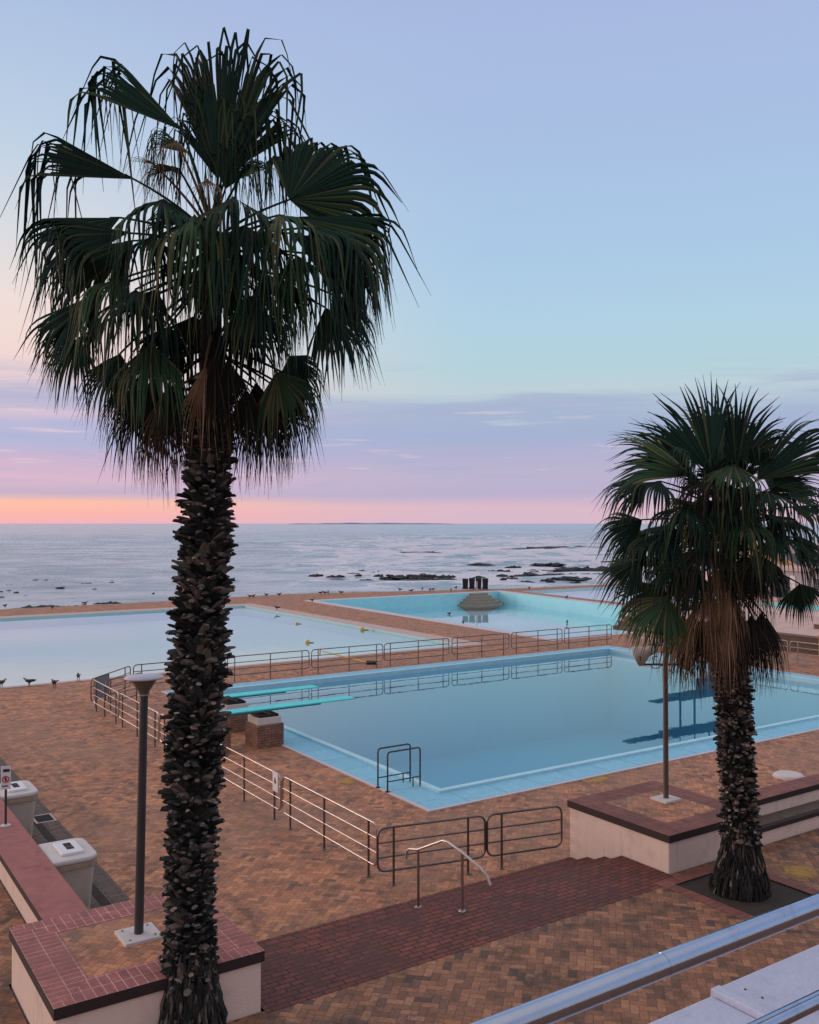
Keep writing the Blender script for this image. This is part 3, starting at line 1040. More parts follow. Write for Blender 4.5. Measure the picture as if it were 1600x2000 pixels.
far = [(-.9, 2.85, 'far rail panel half hidden behind the tall palm trunk, next to the grey mesh panel'),
       (2.95, 6.69, 'far rail panel just right of the tall palm trunk, above the diving boards'),
       (6.81, 10.44, 'far rail panel in front of the yellow pole on the deck'),
       (10.52, 14.14, 'far rail panel in front of the near corner of the lap pool'),
       (14.32, 17.83, 'far rail panel before the brick strip between the two far pools'),
       (17.99, 21.40, 'far rail panel before the near end of the middle pool'),
       (21.56, 25.0, 'far rail panel ending at the right beside the fronds of the shorter palm')]
for s0, s1, lb in far:
    L = s1 - s0
    panel(lb, (s0, 18.55), (s1, 18.55), [.32, L / 2 + .05, L - .34])
for t1, t0, lb in [(18.2, 13.5, 'rail panel on the right side hidden mostly by the shorter palm'),
                   (13.4, 9.02, 'pale rail panel whose rounded end shows right of the shorter palm skirt'),
                   (8.9, 4.9, 'pale rail panel in front of the dark bench steps at the right edge')]:
    panel(lb, (26.65, t1), (26.65, t0), [.4, 2.1, t1 - t0 - .4], mat=M['rail_pale'])

# small sign on the left fence
th = thing('fence_sign', 'small white sign with a black symbol hanging on the left rail', 'sign', (SL - .03, 1.38, .72))
w = MB(); w.box(-.006, .006, -.13, .13, -.08, .34); w.build('plate', M['white'], th, bevel=.004)
w = MB()
for dt, dz_, rr in ((0, .17, .035), (-.02, .12, .03), (.025, .13, .022), (.01, .21, .02)):
    w.prism([(dt + rr * math.cos(k * math.pi / 4), dz_ + rr * math.sin(k * math.pi / 4)) for k in range(8)], 0, .003)
w.v = [Vector((-.0065 - v_.z, v_.x, v_.y)) for v_ in w.v]
w.build('symbol', M['black'], th)

# pole sign at the left edge
b = st(11, 1613, 1.0)
th = thing('sign_post', 'thin dark sign post with a small white sign standing on the low wall', 'sign', (b.x, b.y, 1.0))
w = MB(); w.tube([(0, 0, 0), (0.0, 0.0, .98)], .022, 8); w.build('pole', M['post'], th, smooth=True)
w = MB(); w.lathe([(.09, 0), (.09, .015), (.03, .03)], (0, 0, 0), 14); w.build('foot', M['conc_top'], th)
face = (FI.to_3x3() @ Vector((0.35, -1, 0))).normalized(); sd = Vector((-face.y, face.x, 0))
Mx = Matrix(((sd.x, face.x, 0, face.x * .03), (sd.y, face.y, 0, face.y * .03), (0, 0, 1, .88), (0, 0, 0, 1)))
w = MB(); w.obox(Mx, .17, .012, .42); pl = w.build('plate', M['white'], th)
w = MB()
cc = Vector((0, 0, 0))
w.tube([Mx @ Vector((.055 * math.cos(k * math.pi / 8), .010, -.03 + .055 * math.sin(k * math.pi / 8))) for k in range(16)], .009, 6, closed=True)
w.tube([Mx @ Vector((-.038, .010, .008)), Mx @ Vector((.038, .010, -.068))], .008, 6)
w.build('red_ring', M['red_ring'], pl)
w = MB()
for nm_, px_, pz_, sx_, sz_ in (('symbol', 0, -.03, .03, .07), ('heading', .01, .13, .11, .05), ('caption', -.01, -.15, .10, .02)):
    w = MB(); w.obox(Mx @ Matrix.Translation((px_, .008, pz_)), sx_, .004, sz_); w.build(nm_, M['black'], pl)

# ------------------------------------------------------------------ stair handrail
f0, f1 = st(903, 1780, ZL), st(817, 1772, .277)
th = thing('stair_handrail', 'pale bent handrail on two posts standing on the dark red steps', 'handrail', (f0.x, f0.y, ZL))
s_ = 0.0
w = MB()
dz1 = .277 - ZL
pA = Vector((0, 0, 0)); pB = Vector((f1.x - f0.x, f1.y - f0.y, dz1))
dirv = Vector((pB.x, pB.y, 0)).normalized()
w.tube([pA - dirv * .62 + Vector((0, 0, .58)), pA - dirv * .55 + Vector((0, 0, .70)), pA - dirv * .42 + Vector((0, 0, .77)), pA + Vector((0, 0, .90)), pA + dirv * .33 + Vector((0, 0, .97)),
        pA + dirv * .45 + Vector((0, 0, .96)), pB + Vector((0, 0, .93)), pB + dirv * .22 + Vector((0, 0, .88)), pB + dirv * .30 + Vector((0, 0, .82)), pB + dirv * .31 + Vector((0, 0, .70))], .022, 10)
w.build('grip_rail', M['rail_pale'], th, smooth=True)
for P_, zt in ((pA, .90), (pB, .92)):
    w = MB(); w.tube([P_, P_ + Vector((0, 0, zt))], .022, 8); w.lathe([(.06, .003), (.06, .015), (.03, .02)], P_, 10)
    w.build('post', M['rail'], th, smooth=True)

# ------------------------------------------------------------------ pool ladder
th = thing('pool_ladder', 'dark pair of hoop handrails over the near left coping of the diving pool', 'pool ladder', (0.03, 2.0, .028))
L = Vector((0.03, 2.0, .028))
for ta in (2.22, 1.78):
    w = MB()
    r = .07
    x1 = .95
    y = ta - 2.0
    w.tube([(0, y, 0), (0, y, .95 - r), (.02, y, .93), (r, y, .95), (x1 - r, y, .95), (x1 - .02, y, .93), (x1, y, .95 - r), (x1, y, -.4)], .021, 8)
    hr = w.build('hoop', M['post'], th, smooth=True)
    w = MB(); w.tube([(0, y, .24), (x1, y, .24)], .016, 8); w.build('crossbar', M['post'], hr, smooth=True)
    w = MB(); w.tube([(.74, y, .02), (.74, y, .24)], .016, 8); w.build('stub', M['post'], hr, smooth=True)
    w = MB(); w.lathe([(.06, .002), (.06, .016), (.03, .02)], (0, y, 0), 10); w.build('foot', M['black'], hr)
for z in (-.25, -.05):
    w = MB(); w.tube([(.95, -.22, z), (.95, .22, z)], .018, 8); w.build('rung', M['post'], th, smooth=True)

# ------------------------------------------------------------------ springboards
def springboard(label, t, s0, s1, group):
    th = thing('springboard', label, 'diving board', (s0, t, 0), group=group)
    Lb = s1 - s0
    w = MB(); w.box(0, Lb, -.25, .25, 1.06, 1.10)
    w.build('board', M['board'], th, bevel=.012)
    w = MB(); w.box(.02, Lb - 1.2, -.22, -.19, 1.02, 1.059); w.box(.02, Lb - 1.2, .19, .22, 1.02, 1.059)
    w.build('edge_beam', M['board_edge'], th)
    fx = -0.33 - s0
    w = MB(); w.box(fx - .42, fx + .42, -.42, .42, 0, .66); w.build('brick_pier', M['pier'], th)
    w = MB(); w.box(fx - .37, fx + .37, -.37, .37, .66, .86); cap = w.build('pier_cap', M['conc_top'], th, bevel=.01)
    w = MB(); w.box(fx - .30, fx + .30, -.32, .32, .86, .93); w.build('cap_recess', M['black2'], cap)
    w = MB(); w.tube([(fx, -.33, .965), (fx, .33, .965)], .045, 10); w.build('fulcrum', M['post'], th, smooth=True)
    w = MB(); w.box(.05, .5, -.4, .4, 0, .98); w.build('rear_block', M['pier'], th)
    return th
springboard('nearer turquoise springboard on a brick pier right of the tall palm trunk', 7.95, -2.05, 2.62, 'turquoise springboards')
springboard('farther turquoise springboard on a brick pier half hidden by the tall palm trunk', 10.3, -2.05, 2.62, 'turquoise springboards')

# ------------------------------------------------------------------ diving tower (behind the shorter palm, mirrored in the pool)
th = thing('diving_tower', 'dark green diving tower with two platforms, mirrored in the water behind the shorter palm', 'diving tower', (23.5, 10.9, 0))
w = MB(); w.box(.1, 1.6, -.7, .7, 0, .55); w.build('plinth', M['sandstone'], th)
w = MB(); w.box(-.3, 1.6, -.6, .6, .553, 1.22); w.box(-2.4, -.302, -.42, .42, 1.0, 1.2); w.build('block', M['tower_dark'], th)
w = MB(); w.box(-3.9, -2.4, -.26, .26, 1.12, 1.18); w.build('low_board', M['tower'], th)
w = MB(); w.box(-3.0, 1.7, -.45, .45, 2.60, 2.74); w.box(-5.5, -3.0, -.26, .26, 2.66, 2.73); w.build('upper_platform', M['tower_dark'], th)
for x, y in ((-1.6, -.4), (-1.6, .4), (1.3, -.4), (1.3, .4)):
    w = MB(); w.tube([(x, y, 1.2), (x, y, 2.60)], .05, 8); w.build('column', M['tower_dark'], th)
for y in (-.42, .42):
    w = MB()
    for z in (3.05, 3.35, 3.68):
        w.tube([(-2.6, y, z), (1.6, y, z)], .018, 6)
    for x in (-2.6, -1.6, -.6, .4, 1.6):
        w.tube([(x, y, 2.74), (x, y, 3.70)], .022, 6)
    w.build('guard_rail', M['tower_dark'], th)
w = MB()
for y in (-.25, .25): w.tube([(1.95, y, 0), (1.8, y, 3.5)], .02, 6)
for k in range(9): w.tube([(1.94 - k * .015, -.25, .3 + k * .3), (1.94 - k * .015, .25, .3 + k * .3)], .014, 6)
w.build('ladder', M['tower_dark'], th)

# ------------------------------------------------------------------ stepped grey block in the middle pool
b = st(940, 1158, 0)
th = thing('pool_steps', 'grey stepped half-pyramid of stairs in the far corner of the middle pool', 'pool steps', (b.x, 51.85, -1.05))
for k in range(5):
    z1 = -.02 - k * .24
    hw, dp = 1.0 + k * .36, .55 + k * .36
    w = MB()
    pl_ = [(-hw, .02), (-hw, -dp * .35), (-hw + dp * .6, -dp), (hw - dp * .6, -dp), (hw, -dp * .35), (hw, .02)]
    w.prism(pl_, z1 - .24 + 1.05 + (.002 if k else 0), z1 + 1.05 - .001 * k)
    w.build('tread', M['grey_step'], th)
th = thing('step_post', 'thin pale post standing at the head of the grey pool steps', 'post', (b.x + .2, 52.3, .02))
w = MB(); w.tube([(0, 0, 0), (0, 0, 1.0)], .06, 8); w.build('shaft', M['pink_coping'], th)
w = MB(); w.lathe([(.12, 0), (.12, .03), (.07, .05)], (0, 0, 0), 10); w.build('foot', M['concrete'], th)

# wheelie bins
def bin_(u, label, hgt):
    p_ = st(u, 1151.5, 0)
    th = thing('wheelie_bin', label, 'bin', p_, rotz=-TH, group='black bins at the sea edge')
    w = MB(); w.prism(rect(-.22, .22, -.24, .24), .06, hgt, rect(-.28, .28, -.33, .33)); w.build('body', M['black'], th, bevel=.03)
    w = MB(); w.prism(rect(-.30, .30, -.36, .38), hgt + .003, hgt + .07, rect(-.26, .26, -.30, .32)); w.build('lid', M['black'], th, bevel=.02)
    w = MB()
    for x in (-.25, .25): w.tube([(x - .03, .26, .11), (x + .03, .26, .11)], .11, 14)
    w.build('wheels', M['black2'], th)
for u, lb, h_ in ((909, 'leftmost of the black wheelie bins beyond the grey pool steps', 1.0), (922, 'second black wheelie bin from the left beyond the grey pool steps', 1.07),
              (935, 'black wheelie bin directly behind the thin pale post', 1.08), (948, 'rightmost black wheelie bin beyond the grey pool steps', 1.04)):
    bin_(u, lb, h_)

# ------------------------------------------------------------------ right side: bench steps, terraces, kiosk, slide, far pavilion
th = thing('bench_steps', 'dark stepped timber benches facing the diving pool behind the pale right-hand rail', 'bench', (30.05, 9.3, 0))
for k in range(3):
    w = MB(); w.box(.0 + k * .45, 1.5, .15, 14, k * .25 + (.002 if k else 0), k * .25 + .19); w.build('step_face', M['timber'], th)
    w = MB(); w.box(-.05 + k * .45, 1.5, .15, 14, k * .25 + .195, k * .25 + .25); w.build('step_board', M['timber'], th)
o = MB()
o.box(29.6, 31.6, 7.6, 9.35, 0, 1.0)
L = Vector((29.6, 7.6, 0)); th = thing('stone_block', 'peach coloured stone block at the right edge beside the bench steps', 'block', L)
rel(o, L).build('body', M['sandstone'], th, bevel=.03)
w = MB(); w.box(-.04, 2.04, -.04, 1.79, 1.001, 1.08); w.build('cap', M['sandstone'], th, bevel=.02)
mb = MB()
mb.prism([(31.55, -5), (80, -5), (80, 33.5), (62, 33.5), (44, 26), (31.55, 24)], -.02, .75)
struct(mb.build('terrace', M['terrace']))
def kerb(label, pts, z0, z1, mat, cat, nm):
    L = Vector((pts[0][0], pts[0][1], z0)); th = thing(nm, label, cat, L)
    w = MB(); w.prism([(p[0] - L.x, p[1] - L.y) for p in pts], 0, z1 - z0 - .05); w.build('face', mat[0], th)
    w = MB(); w.prism([(p[0] - L.x, p[1] - L.y) for p in inset(pts, -.05)], z1 - z0 - .049, z1 - z0); w.build('cap', mat[1], th)
kerb('pink raised kerb with a dark face under the hanging frond at the right edge', [(34.6, 0), (36.2, 0), (36.2, 12.8), (34.6, 12.8)], .75, 1.05, (M['timber'], M['terrace']), 'kerb', 'raised_kerb')
kerb('turquoise topped wading pool wall seen right of the shorter palm trunk', [(40.5, 14), (43, 14), (43.5, 21), (40.8, 21)], .75, 1.2, (M['white_edge'], M['turq']), 'pool wall', 'wading_pool_wall')
kerb('second pink raised platform beyond the turquoise topped wall', [(46, 8), (54, 8), (54, 24), (46, 24)], .75, 1.1, (M['terrace'], M['terrace']), 'platform', 'raised_platform')
# hut with a dark opening
L = Vector((52, 18, .75)); th = thing('pump_house', 'low grey hut with a dark open doorway beyond the terraces', 'hut', L)
w = MB(); w.box(0, 4, 0, 12, 0, 2.1); w.build('wall', M['wall_far'], th)
w = MB(); w.box(-.25, 4.3, -.3, 12.3, 2.103, 2.3); w.build('roof', M['terrace'], th)
w = MB(); w.box(-.03, .02, 8.0, 9.6, .02, 1.6); w.build('doorway', M['doorway'], th)
w = MB(); w.box(-.06, -.032, 7.5, 7.95, .02, 1.75); w.build('door_leaf', M['white'], th)
w = MB(); w.box(-.04, .02, 3.0, 6.0, .7, 1.6); w.build('window', M['glass_far'], th)
# water slide
L = Vector((57.0, 27.0, .75)); th = thing('water_slide', 'peach coloured sloping slide behind the shorter palm at the right edge', 'slide', L)
A_, B_ = Vector((0, 0, .6)), Vector((4.5, 12.5, 4.6))
dr = (B_ - A_).normalized(); sd = Vector((dr.y, -dr.x, 0)).normalized()
w = MB()
w.grid([[A_ + sd * x + Vector((0, 0, z)) for x, z in ((-.9, .55), (-.7, .55), (-.7, .1), (.7, .1), (.7, .55), (.9, .55), (.9, -.25), (-.9, -.25), (-.9, .55))],
        [B_ + sd * x + Vector((0, 0, z)) for x, z in ((-.9, .55), (-.7, .55), (-.7, .1), (.7, .1), (.7, .55), (.9, .55), (.9, -.25), (-.9, -.25), (-.9, .55))]])
w.build('chute', M['sandstone'], th)
for f_ in (.3, .6, .95):
    p_ = A_.lerp(B_, f_)
    w = MB(); w.box(p_.x - .2, p_.x + .2, p_.y - .2, p_.y + .2, -.75, p_.z - .26); w.build('support', M['concrete'], th)
w = MB(); w.box(B_.x - 1, B_.x + 2.2, B_.y + .1, B_.y + 3, B_.z - .2, B_.z); w.build('landing_deck', M['concrete'], th)
# terrace railing
L = Vector((48.0, 8.0, 1.1)); th = thing('terrace_railing', 'thin dark railing along the far terrace at the right edge', 'railing', L)
for z in (.35, .7, 1.05):
    w = MB(); w.tube([(0, 0, z), (0, 15.5, z)], .022, 6); w.build('rail', M['rail'], th)
for k in range(8):
    w = MB(); w.tube([(0, .1 + k * 2.18, 0), (0, .1 + k * 2.18, 1.07)], .025, 6); w.build('post', M['rail'], th)
# pavilion
L = Vector((96, 30, -2.4)); th = thing('pavilion_building', 'pale flat-roofed pavilion far behind the shorter palm', 'building', L)
w = MB(); w.box(0, 10, 0, 34, 0, 6.0); w.build('wall', M['wall_far'], th)
w = MB(); w.box(-.4, 10.4, -.4, 34.4, 6.003, 6.4); w.build('roof', M['white_edge'], th)
for k in range(10):
    w = MB(); w.box(-.03, .1, 1 + k * 3.3, 3 + k * 3.3, 3.4, 5.0); w.build('window', M['glass_far'], th)
mb = MB(); mb.prism([(80, -25), (140, -25), (140, 70), (92, 66), (80, 52.6)], -4, -.02)
struct(mb.build('shore_ground', M['terrace']))

# ------------------------------------------------------------------ birds
def gull_mesh():
    me = bpy.data.meshes.new('gull_skel')
    pts = [((-.20, 0, .16), .014), ((-.12, 0, .17), .035), ((0, 0, .18), .062), ((.09, 0, .20), .050), ((.13, 0, .25), .028), ((.155, 0, .285), .033), ((.19, 0, .285), .012), ((.225, 0, .278), .005),
           ((.0, .03, .12), .014), ((.0, .03, .0), .006), ((.0, -.03, .12), .014), ((.0, -.03, .0), .006)]
    ed = [(0, 1), (1, 2), (2, 3), (3, 4), (4, 5), (5, 6), (6, 7), (2, 8), (8, 9), (2, 10), (10, 11)]
    me.from_pydata([p for p, r in pts], ed, [])
    o = bpy.data.objects.new('gull_skel', me)
    COL.objects.link(o)
    sk = o.modifiers.new('skin', 'SKIN')
    for i, (p, r) in enumerate(pts):
        me.skin_vertices[0].data[i].radius = (r, r)
    me.skin_vertices[0].data[2].use_root = True
    ss = o.modifiers.new('sub', 'SUBSURF'); ss.levels = 1; ss.render_levels = 1
    dg = bpy.context.evaluated_depsgraph_get()
    m2 = bpy.data.meshes.new_from_object(o.evaluated_get(dg))
    bpy.data.objects.remove(o)
    bpy.data.meshes.remove(me)
    m2.materials.clear()
    m2.materials.append(M['gull_grey'])
    m2.materials.append(M['gull_white'])
    for p_ in m2.polygons:
        p_.material_index = 1 if (p_.center.x > .1 and p_.center.z > .2) else 0
        p_.use_smooth = True
    m2.name = 'gull'
    return m2
GULL = gull_mesh()
def wing_mesh():
    w = MB()
    rows = []
    for k in range(7):
        x = .08 - .30 * k / 6
        h_ = .055 * math.sin(math.pi * min(1, (k + .6) / 6.6)) ** .7
        rows.append([(x, .050 + .012 * math.sin(k), .175 - h_ * .6 + .02), (x, .068, .185), (x, .052, .20 + h_ * .35)])
    w.grid(rows)
    rows2 = [[(p[0], -p[1], p[2]) for p in r] for r in rows]
    w.grid(rows2)
    return w
wing_o = wing_mesh().build('wings', M['black'], frame=ID)
WING = wing_o.data
bpy.data.objects.remove(wing_o)
rb = random.Random(5)
def gull(u, v, label, z=0.0, sc=1.25, group='seabirds round the pools'):
    p_ = g(u, v, z)
    th = thing('seabird', label, 'bird', p_, frame=ID, rotz=rb.uniform(0, 6.28), group=group)
    th.scale = (sc,) * 3
    o = bpy.data.objects.new('body', GULL); COL.objects.link(o); o.parent = th
    o = bpy.data.objects.new('wings', WING); COL.objects.link(o); o.parent = th
    return th
gull(57, 1341, 'seabird standing on the near rim of the lap pool between the two left-edge birds', .02)
gull(106, 1343, 'seabird on the brick deck just right of the pair by the lap pool rim', 0)
gull(153, 1330, 'seabird on the lap pool rim nearest to the grey mesh panel', .02)
gull(3, 1343, 'seabird at the very left edge of the photo by the lap pool', .02)
gull(102, 1191, 'seabird on the far rim of the lap pool at the left, mirrored in the water', 0)
gull(10, 1188, 'seabird at the left edge on the sea wall strip', 0)
gull(166, 1183, 'seabird on the sea wall strip between the left edge and the tall palm', 0)
gull(541, 1192, 'seabird on the right coping of the lap pool, above the yellow floats', .02)
gull(546, 1165, 'lone seabird on the sea edge right of the tall palm', 0)
gull(520, 1166, 'small seabird on the sea edge second right of the tall palm', 0)
gull(610, 1177, 'seabird on the left corner of the middle pool coping', .02)
gull(627, 1162, 'leftmost of three seabirds on the sea edge above the middle pool corner', 0)
gull(634, 1161.5, 'middle one of three seabirds on the sea edge above the middle pool corner', 0)
gull(641, 1161, 'rightmost of three seabirds on the sea edge above the middle pool corner', 0)
gull(666, 1161, 'lone seabird just right of the three on the sea edge', 0)
gull(781, 1155.5, 'first seabird of the loose row on the far pool rim, left end', 0)
gull(804, 1157.5, 'second seabird of the loose row on the far pool rim', 0)
gull(825, 1154, 'third seabird of the loose row on the far pool rim', 0)
gull(840, 1156, 'fourth seabird of the loose row on the far pool rim', 0)
gull(846, 1155, 'fifth seabird of the loose row on the far pool rim', 0)
gull(881, 1156, 'seabird just left of the black bins on the pool rim', 0)
gull(891, 1151.5, 'seabird on the sea edge touching the left of the black bins', 0)
gull(1034, 1152, 'seabird on the strip between middle pool and shallow pool, nearer the bins', 0)
gull(1107, 1171, 'seabird on the coping between middle and shallow pool near the shorter palm', .02)
gull(488, 1169, 'left seabird of the pair on the sea edge right beside the tall palm trunk', 0)
gull(495, 1168.5, 'right seabird of the pair on the sea edge right beside the tall palm trunk', 0)
gull(446, 1170, 'seabird on the sea edge touching the trunk of the tall palm', 0)
gull(878, 1203, 'bird floating at the left on the middle pool', -1.17)
gull(905, 1221, 'bird floating nearest on the middle pool, above the far fence', -1.17)
gull(1108, 1220, 'bird floating at the right on the middle pool', -1.17)

# ------------------------------------------------------------------ floats, pole, stains, bits on the deck
def buoy(u, v, label, r=.13):
    p_ = g(u, v, -.1)
    th = thing('float', label, 'buoy', p_, frame=ID, group='yellow floats in the lap pool')
    w = MB(); w.lathe([(r * math.cos(a_), r * math.sin(a_)) for a_ in [(-math.pi / 2 + .05) + (math.pi - .1) * k / 10 for k in range(11)]], (0, 0, r * .35), 16)
    w.build('ball', M['yellow'], th, smooth=True)
    w = MB(); w.tube([(r * .9, 0, 0), (r * 1.8, .05, 0.02), (r * 2.6, .0, -.01)], .03, 6); w.build('rope_end', M['black'], th)
buoy(601, 1256, 'yellow float nearest the fence in the lap pool')
buoy(708, 1231, 'yellow float touching the right coping of the lap pool', .15)
buoy(580, 1219, 'faint yellow float farthest out in the lap pool', .1)
a_, b_ = g(630, 1281, .03), g(722, 1296, .03)
th = thing('pool_brush', 'long yellow pole with a dark head lying on the deck behind the far fence', 'pool brush', a_, frame=ID)
w = MB(); w.tube([(0, 0, .22), b_ - a_ + Vector((0, 0, .02))], .03, 8); w.build('pole', M['yellow'], th)
w = MB(); w.obox(Matrix.Translation(b_ - a_ + Vector((.1, 0, .05))), .5, .28, .16); w.build('head', M['black'], th)
w = MB(); w.tube([(-.15, .1, 0), (-.1, .05, .35)], .035, 8); w.build('float_end', M['yellow'], th)
def blot(name, label, u, v, z, ra, rb_, mat, seed, cat='stain'):
    r_ = random.Random(seed)
    c = FI @ g(u, v, z)
    mb = MB()
    pts = []
    for k in range(40):
        a_ = 2 * math.pi * k / 40
        rr = .72 + .5 * (noise.noise(Vector((math.cos(a_) * 1.6, math.sin(a_) * 1.6, seed * 7.7)))) + r_.uniform(-.07, .07)
        pts.append((rr * ra * math.cos(a_), rr * rb_ * math.sin(a_), .0045))
    mb.face(pts)
    o = mb.build(name, mat, loc=None)
    o.matrix_world = FR @ Matrix.Translation(c)
    tag(o, label, cat)
blot('yellow_stain', 'yellow stain on the paving left of the pool ladder', 677, 1526, 0, .42, .55, M['yellow_stain'], 1)
blot('yellow_stain', 'yellow stain on the paving beside the near blue coping, left of the floodlight pole', 1166, 1523, 0, .7, .35, M['yellow_stain'], 2)
blot('yellow_stain', 'large yellow blotch on the landing right of the shorter palm base', 1562, 1703, ZL, .65, .40, M['yellow_stain'], 3)
c = g(1541, 1517, 0)
th = thing('drain_cover', 'pale round cover on the deck behind the seat wall at the right', 'cover', c, frame=ID)
w = MB(); w.lathe([(.36, 0), (.36, .05), (.32, .08), (.05, .085)], (0, 0, 0), 28); w.build('disc', M['conc_top'], th)
w = MB(); w.lathe([(.40, 0), (.40, .02)], (0, 0, 0), 28); w.build('rim', M['conc_top'], th)

# ------------------------------------------------------------------ rocks and kelp in the surf
def rock(u, v, wpx, hpx, label, seed):
    p_ = g(u, v, SEA_Z)
    wd = wpx * p_.y / F
    ht = max(.25, hpx * p_.y / F)
    bm = bmesh.new()
    bmesh.ops.create_icosphere(bm, subdivisions=4, radius=1)
    for q in bm.verts:
        n_ = 1 + .55 * noise.fractal(q.co * 1.7 + Vector((seed * 3.1, 0, 0)), 1, 2, 5)
        n2 = .9 * noise.fractal(Vector((q.co.x * 3.2, q.co.y * 3.2, seed * 1.7)), .8, 2, 5)
        q.co = Vector((q.co.x * n_ * wd / 2, q.co.y * n_ * wd * .30, max(-.4, q.co.z * (.75 * n_ + n2) - .12) * ht * 1.15))
    me = bpy.data.meshes.new('rock')
    bm.to_mesh(me)
    bm.free()
    me.materials.append(M['rock'])
    o = bpy.data.objects.new('rock', me)
    COL.objects.link(o)
    o.location = p_
    tag(o, label, 'rock', 'dark rocks in the surf')
for i, a_ in enumerate([
    (848, 1137, 96, 8, 'long low dark rock reaching to the black bins from the left'),
    (772, 1129, 46, 6, 'low dark rock well left of the bins, nearest the wall of surf'),
    (692, 1122, 24, 4, 'small dark rock alone in the surf left of centre'),
    (978, 1120, 46, 8, 'dark rock just above and right of the black bins'),
    (1046, 1127, 76, 8, 'long dark rock in the surf right of the black bins'),
    (1110, 1130, 60, 5, 'low flat rock between the long rock and the shorter palm'),
    (1075, 1105, 44, 7, 'dark rock farther out above the long rock'),
    (1145, 1118, 84, 14, 'biggest dark rock beside the fronds of the shorter palm'),
    (982, 1142, 26, 6, 'small rock touching the deck edge right of the black bins'),
    (1012, 1146, 24, 5, 'small rock second right of the black bins at the deck edge'),
    (938, 1103, 36, 3, 'thin dark rock awash above the bins'),
    (845, 1121, 60, 3, 'broken thin rock awash left of the bins'),
    (1120, 1071, 150, 5, 'long grey reef far out beside the shorter palm'),
    (820, 1080, 60, 3, 'thin reef awash far out in the middle'),
    (1122, 1140, 20, 4, 'small rock at the deck edge near the shorter palm'),
    (1002, 1108, 22, 2, 'tiny rock awash between the two right rocks'),
    (130, 1189, 66, 7, 'dark wet rock hugging the sea wall left of the tall palm'),
    (72, 1190, 70, 4, 'low wet rock along the sea wall near the left edge'),
    (210, 1181, 40, 3, 'thin wet rock at the sea wall nearest the tall palm'),
    (1250, 1100, 90, 12, 'dark rock glimpsed through the fronds of the shorter palm')]):
    rock(a_[0], a_[1], a_[2] * 1.4, a_[3] * .75, a_[4], i + 1)
rs = random.Random(4)
for i in range(90):
    u_, v_ = rs.choice([(rs.gauss(840, 45), rs.gauss(1128, 7)), (rs.gauss(1010, 60), rs.gauss(1124, 7)), (rs.gauss(1090, 50), rs.gauss(1122, 9)), (rs.gauss(760, 60), rs.gauss(1124, 5))])
    if v_ < 1143 and v_ > 1095:
        rock(u_, v_, rs.uniform(6, 34), rs.uniform(1.0, 3.0), 'small dark rock awash in the surf among the larger rocks', 40 + i)
rk = random.Random(11)
kb = bmesh.new()
bmesh.ops.create_icosphere(kb, subdivisions=2, radius=1)
for q in kb.verts:
    q.co *= 1 + .4 * noise.noise(q.co * 2)
KM = bpy.data.meshes.new('kelp_head')
kb.to_mesh(KM); kb.free(); KM.materials.append(M['kelp'])
for (x, y) in [(305, 520), (322, 518), (385, 527), (398, 530), (415, 520), (430, 557), (470, 563), (487, 527), (120, 560), (95, 565), (145, 628), (77, 612), (540, 585), (735, 552), (770, 549), (800, 547),
               (995, 540), (1000, 528), (842, 600), (845, 683), (895, 697), (975, 698), (1012, 695), (1035, 695), (1170, 657), (1203, 655), (1370, 637), (1465, 655), (1443, 672), (1480, 685), (1520, 682), (1550, 685),
               (1455, 705), (8, 622), (8, 672), (60, 565), (220, 660), (1500, 690), (750, 742), (640, 690)]:
    p_ = g(x / 4.571, 1020 + y / 4.571, SEA_Z)
    o = bpy.data.objects.new('kelp_head', KM)
    COL.objects.link(o)
    o.location = p_
    k = rk.uniform(.10, .26)
    o.scale = (k * rk.uniform(1, 2.6), k, .14)
    o.rotation_euler = (0, 0, rk.uniform(-.5, .5))
    tag(o, 'small dark kelp head floating on the sea left of the tall palm', 'kelp', 'kelp heads floating left of the tall palm')

# ------------------------------------------------------------------ balcony in front: canopy slab, two rails
def along_a(Pw, s0, s1):
    q = FI @ Pw
    return Vector((q.x + s0, q.y, q.z)), Vector((q.x + s1, q.y, q.z))
c0 = at(1550, 1786, 2.33)
A_, B_ = along_a(c0, -1.6, 5)
th = thing('balcony_rail', 'shiny steel tube handrail in the foreground, the higher of the two tubes', 'handrail', A_, group='steel tubes of the balcony railing')
w = MB(); w.tube([(0, 0, 0), (6.6, 0, 0)], .0255, 28); w.build('tube', M['steel'], th, smooth=True)
w = MB(); w.tube([(1.12, 0, 0), (1.128, 0, 0)], .0262, 28); w.build('weld_collar', M['steel'], th, smooth=True)
for x in (-.2, 4.9):
    w = MB(); w.tube([(x + .5, 0, -.9), (x + .5, 0, -.02)], .02, 14); w.build('post', M['steel'], th, smooth=True)
c1 = at(1560, 1972, 2.30)
A_, B_ = along_a(c1, -1.6, 5)
th = thing('balcony_rail', 'lower steel tube in the bottom right corner over the pale ledge', 'handrail', A_, group='steel tubes of the balcony railing')
w = MB(); w.tube([(0, 0, 0), (6.6, 0, 0)], .0195, 24); w.build('tube', M['steel'], th, smooth=True)
w = MB(); w.tube([(4.6, 0, 0), (4.61, 0, 0)], .0205, 24); w.build('weld_collar', M['steel'], th, smooth=True)
zl = 4.6
q0 = FI @ g(1600, 1842, zl)
L = Vector((q0.x - 8, q0.y - .88, zl))
th = thing('balcony_ledge', 'pale blue-white ledge with a raised seam under the foreground steel tubes', 'ledge', L)
qs = (FI @ g(1412, 1940, zl)).x - L.x
w = MB(); w.box(0, qs - .03, 0, .865, -.25, -.012); w.box(qs + .03, 16, 0, .88, -.25, 0); w.build('slab', M['ledge'], th, bevel=.012)
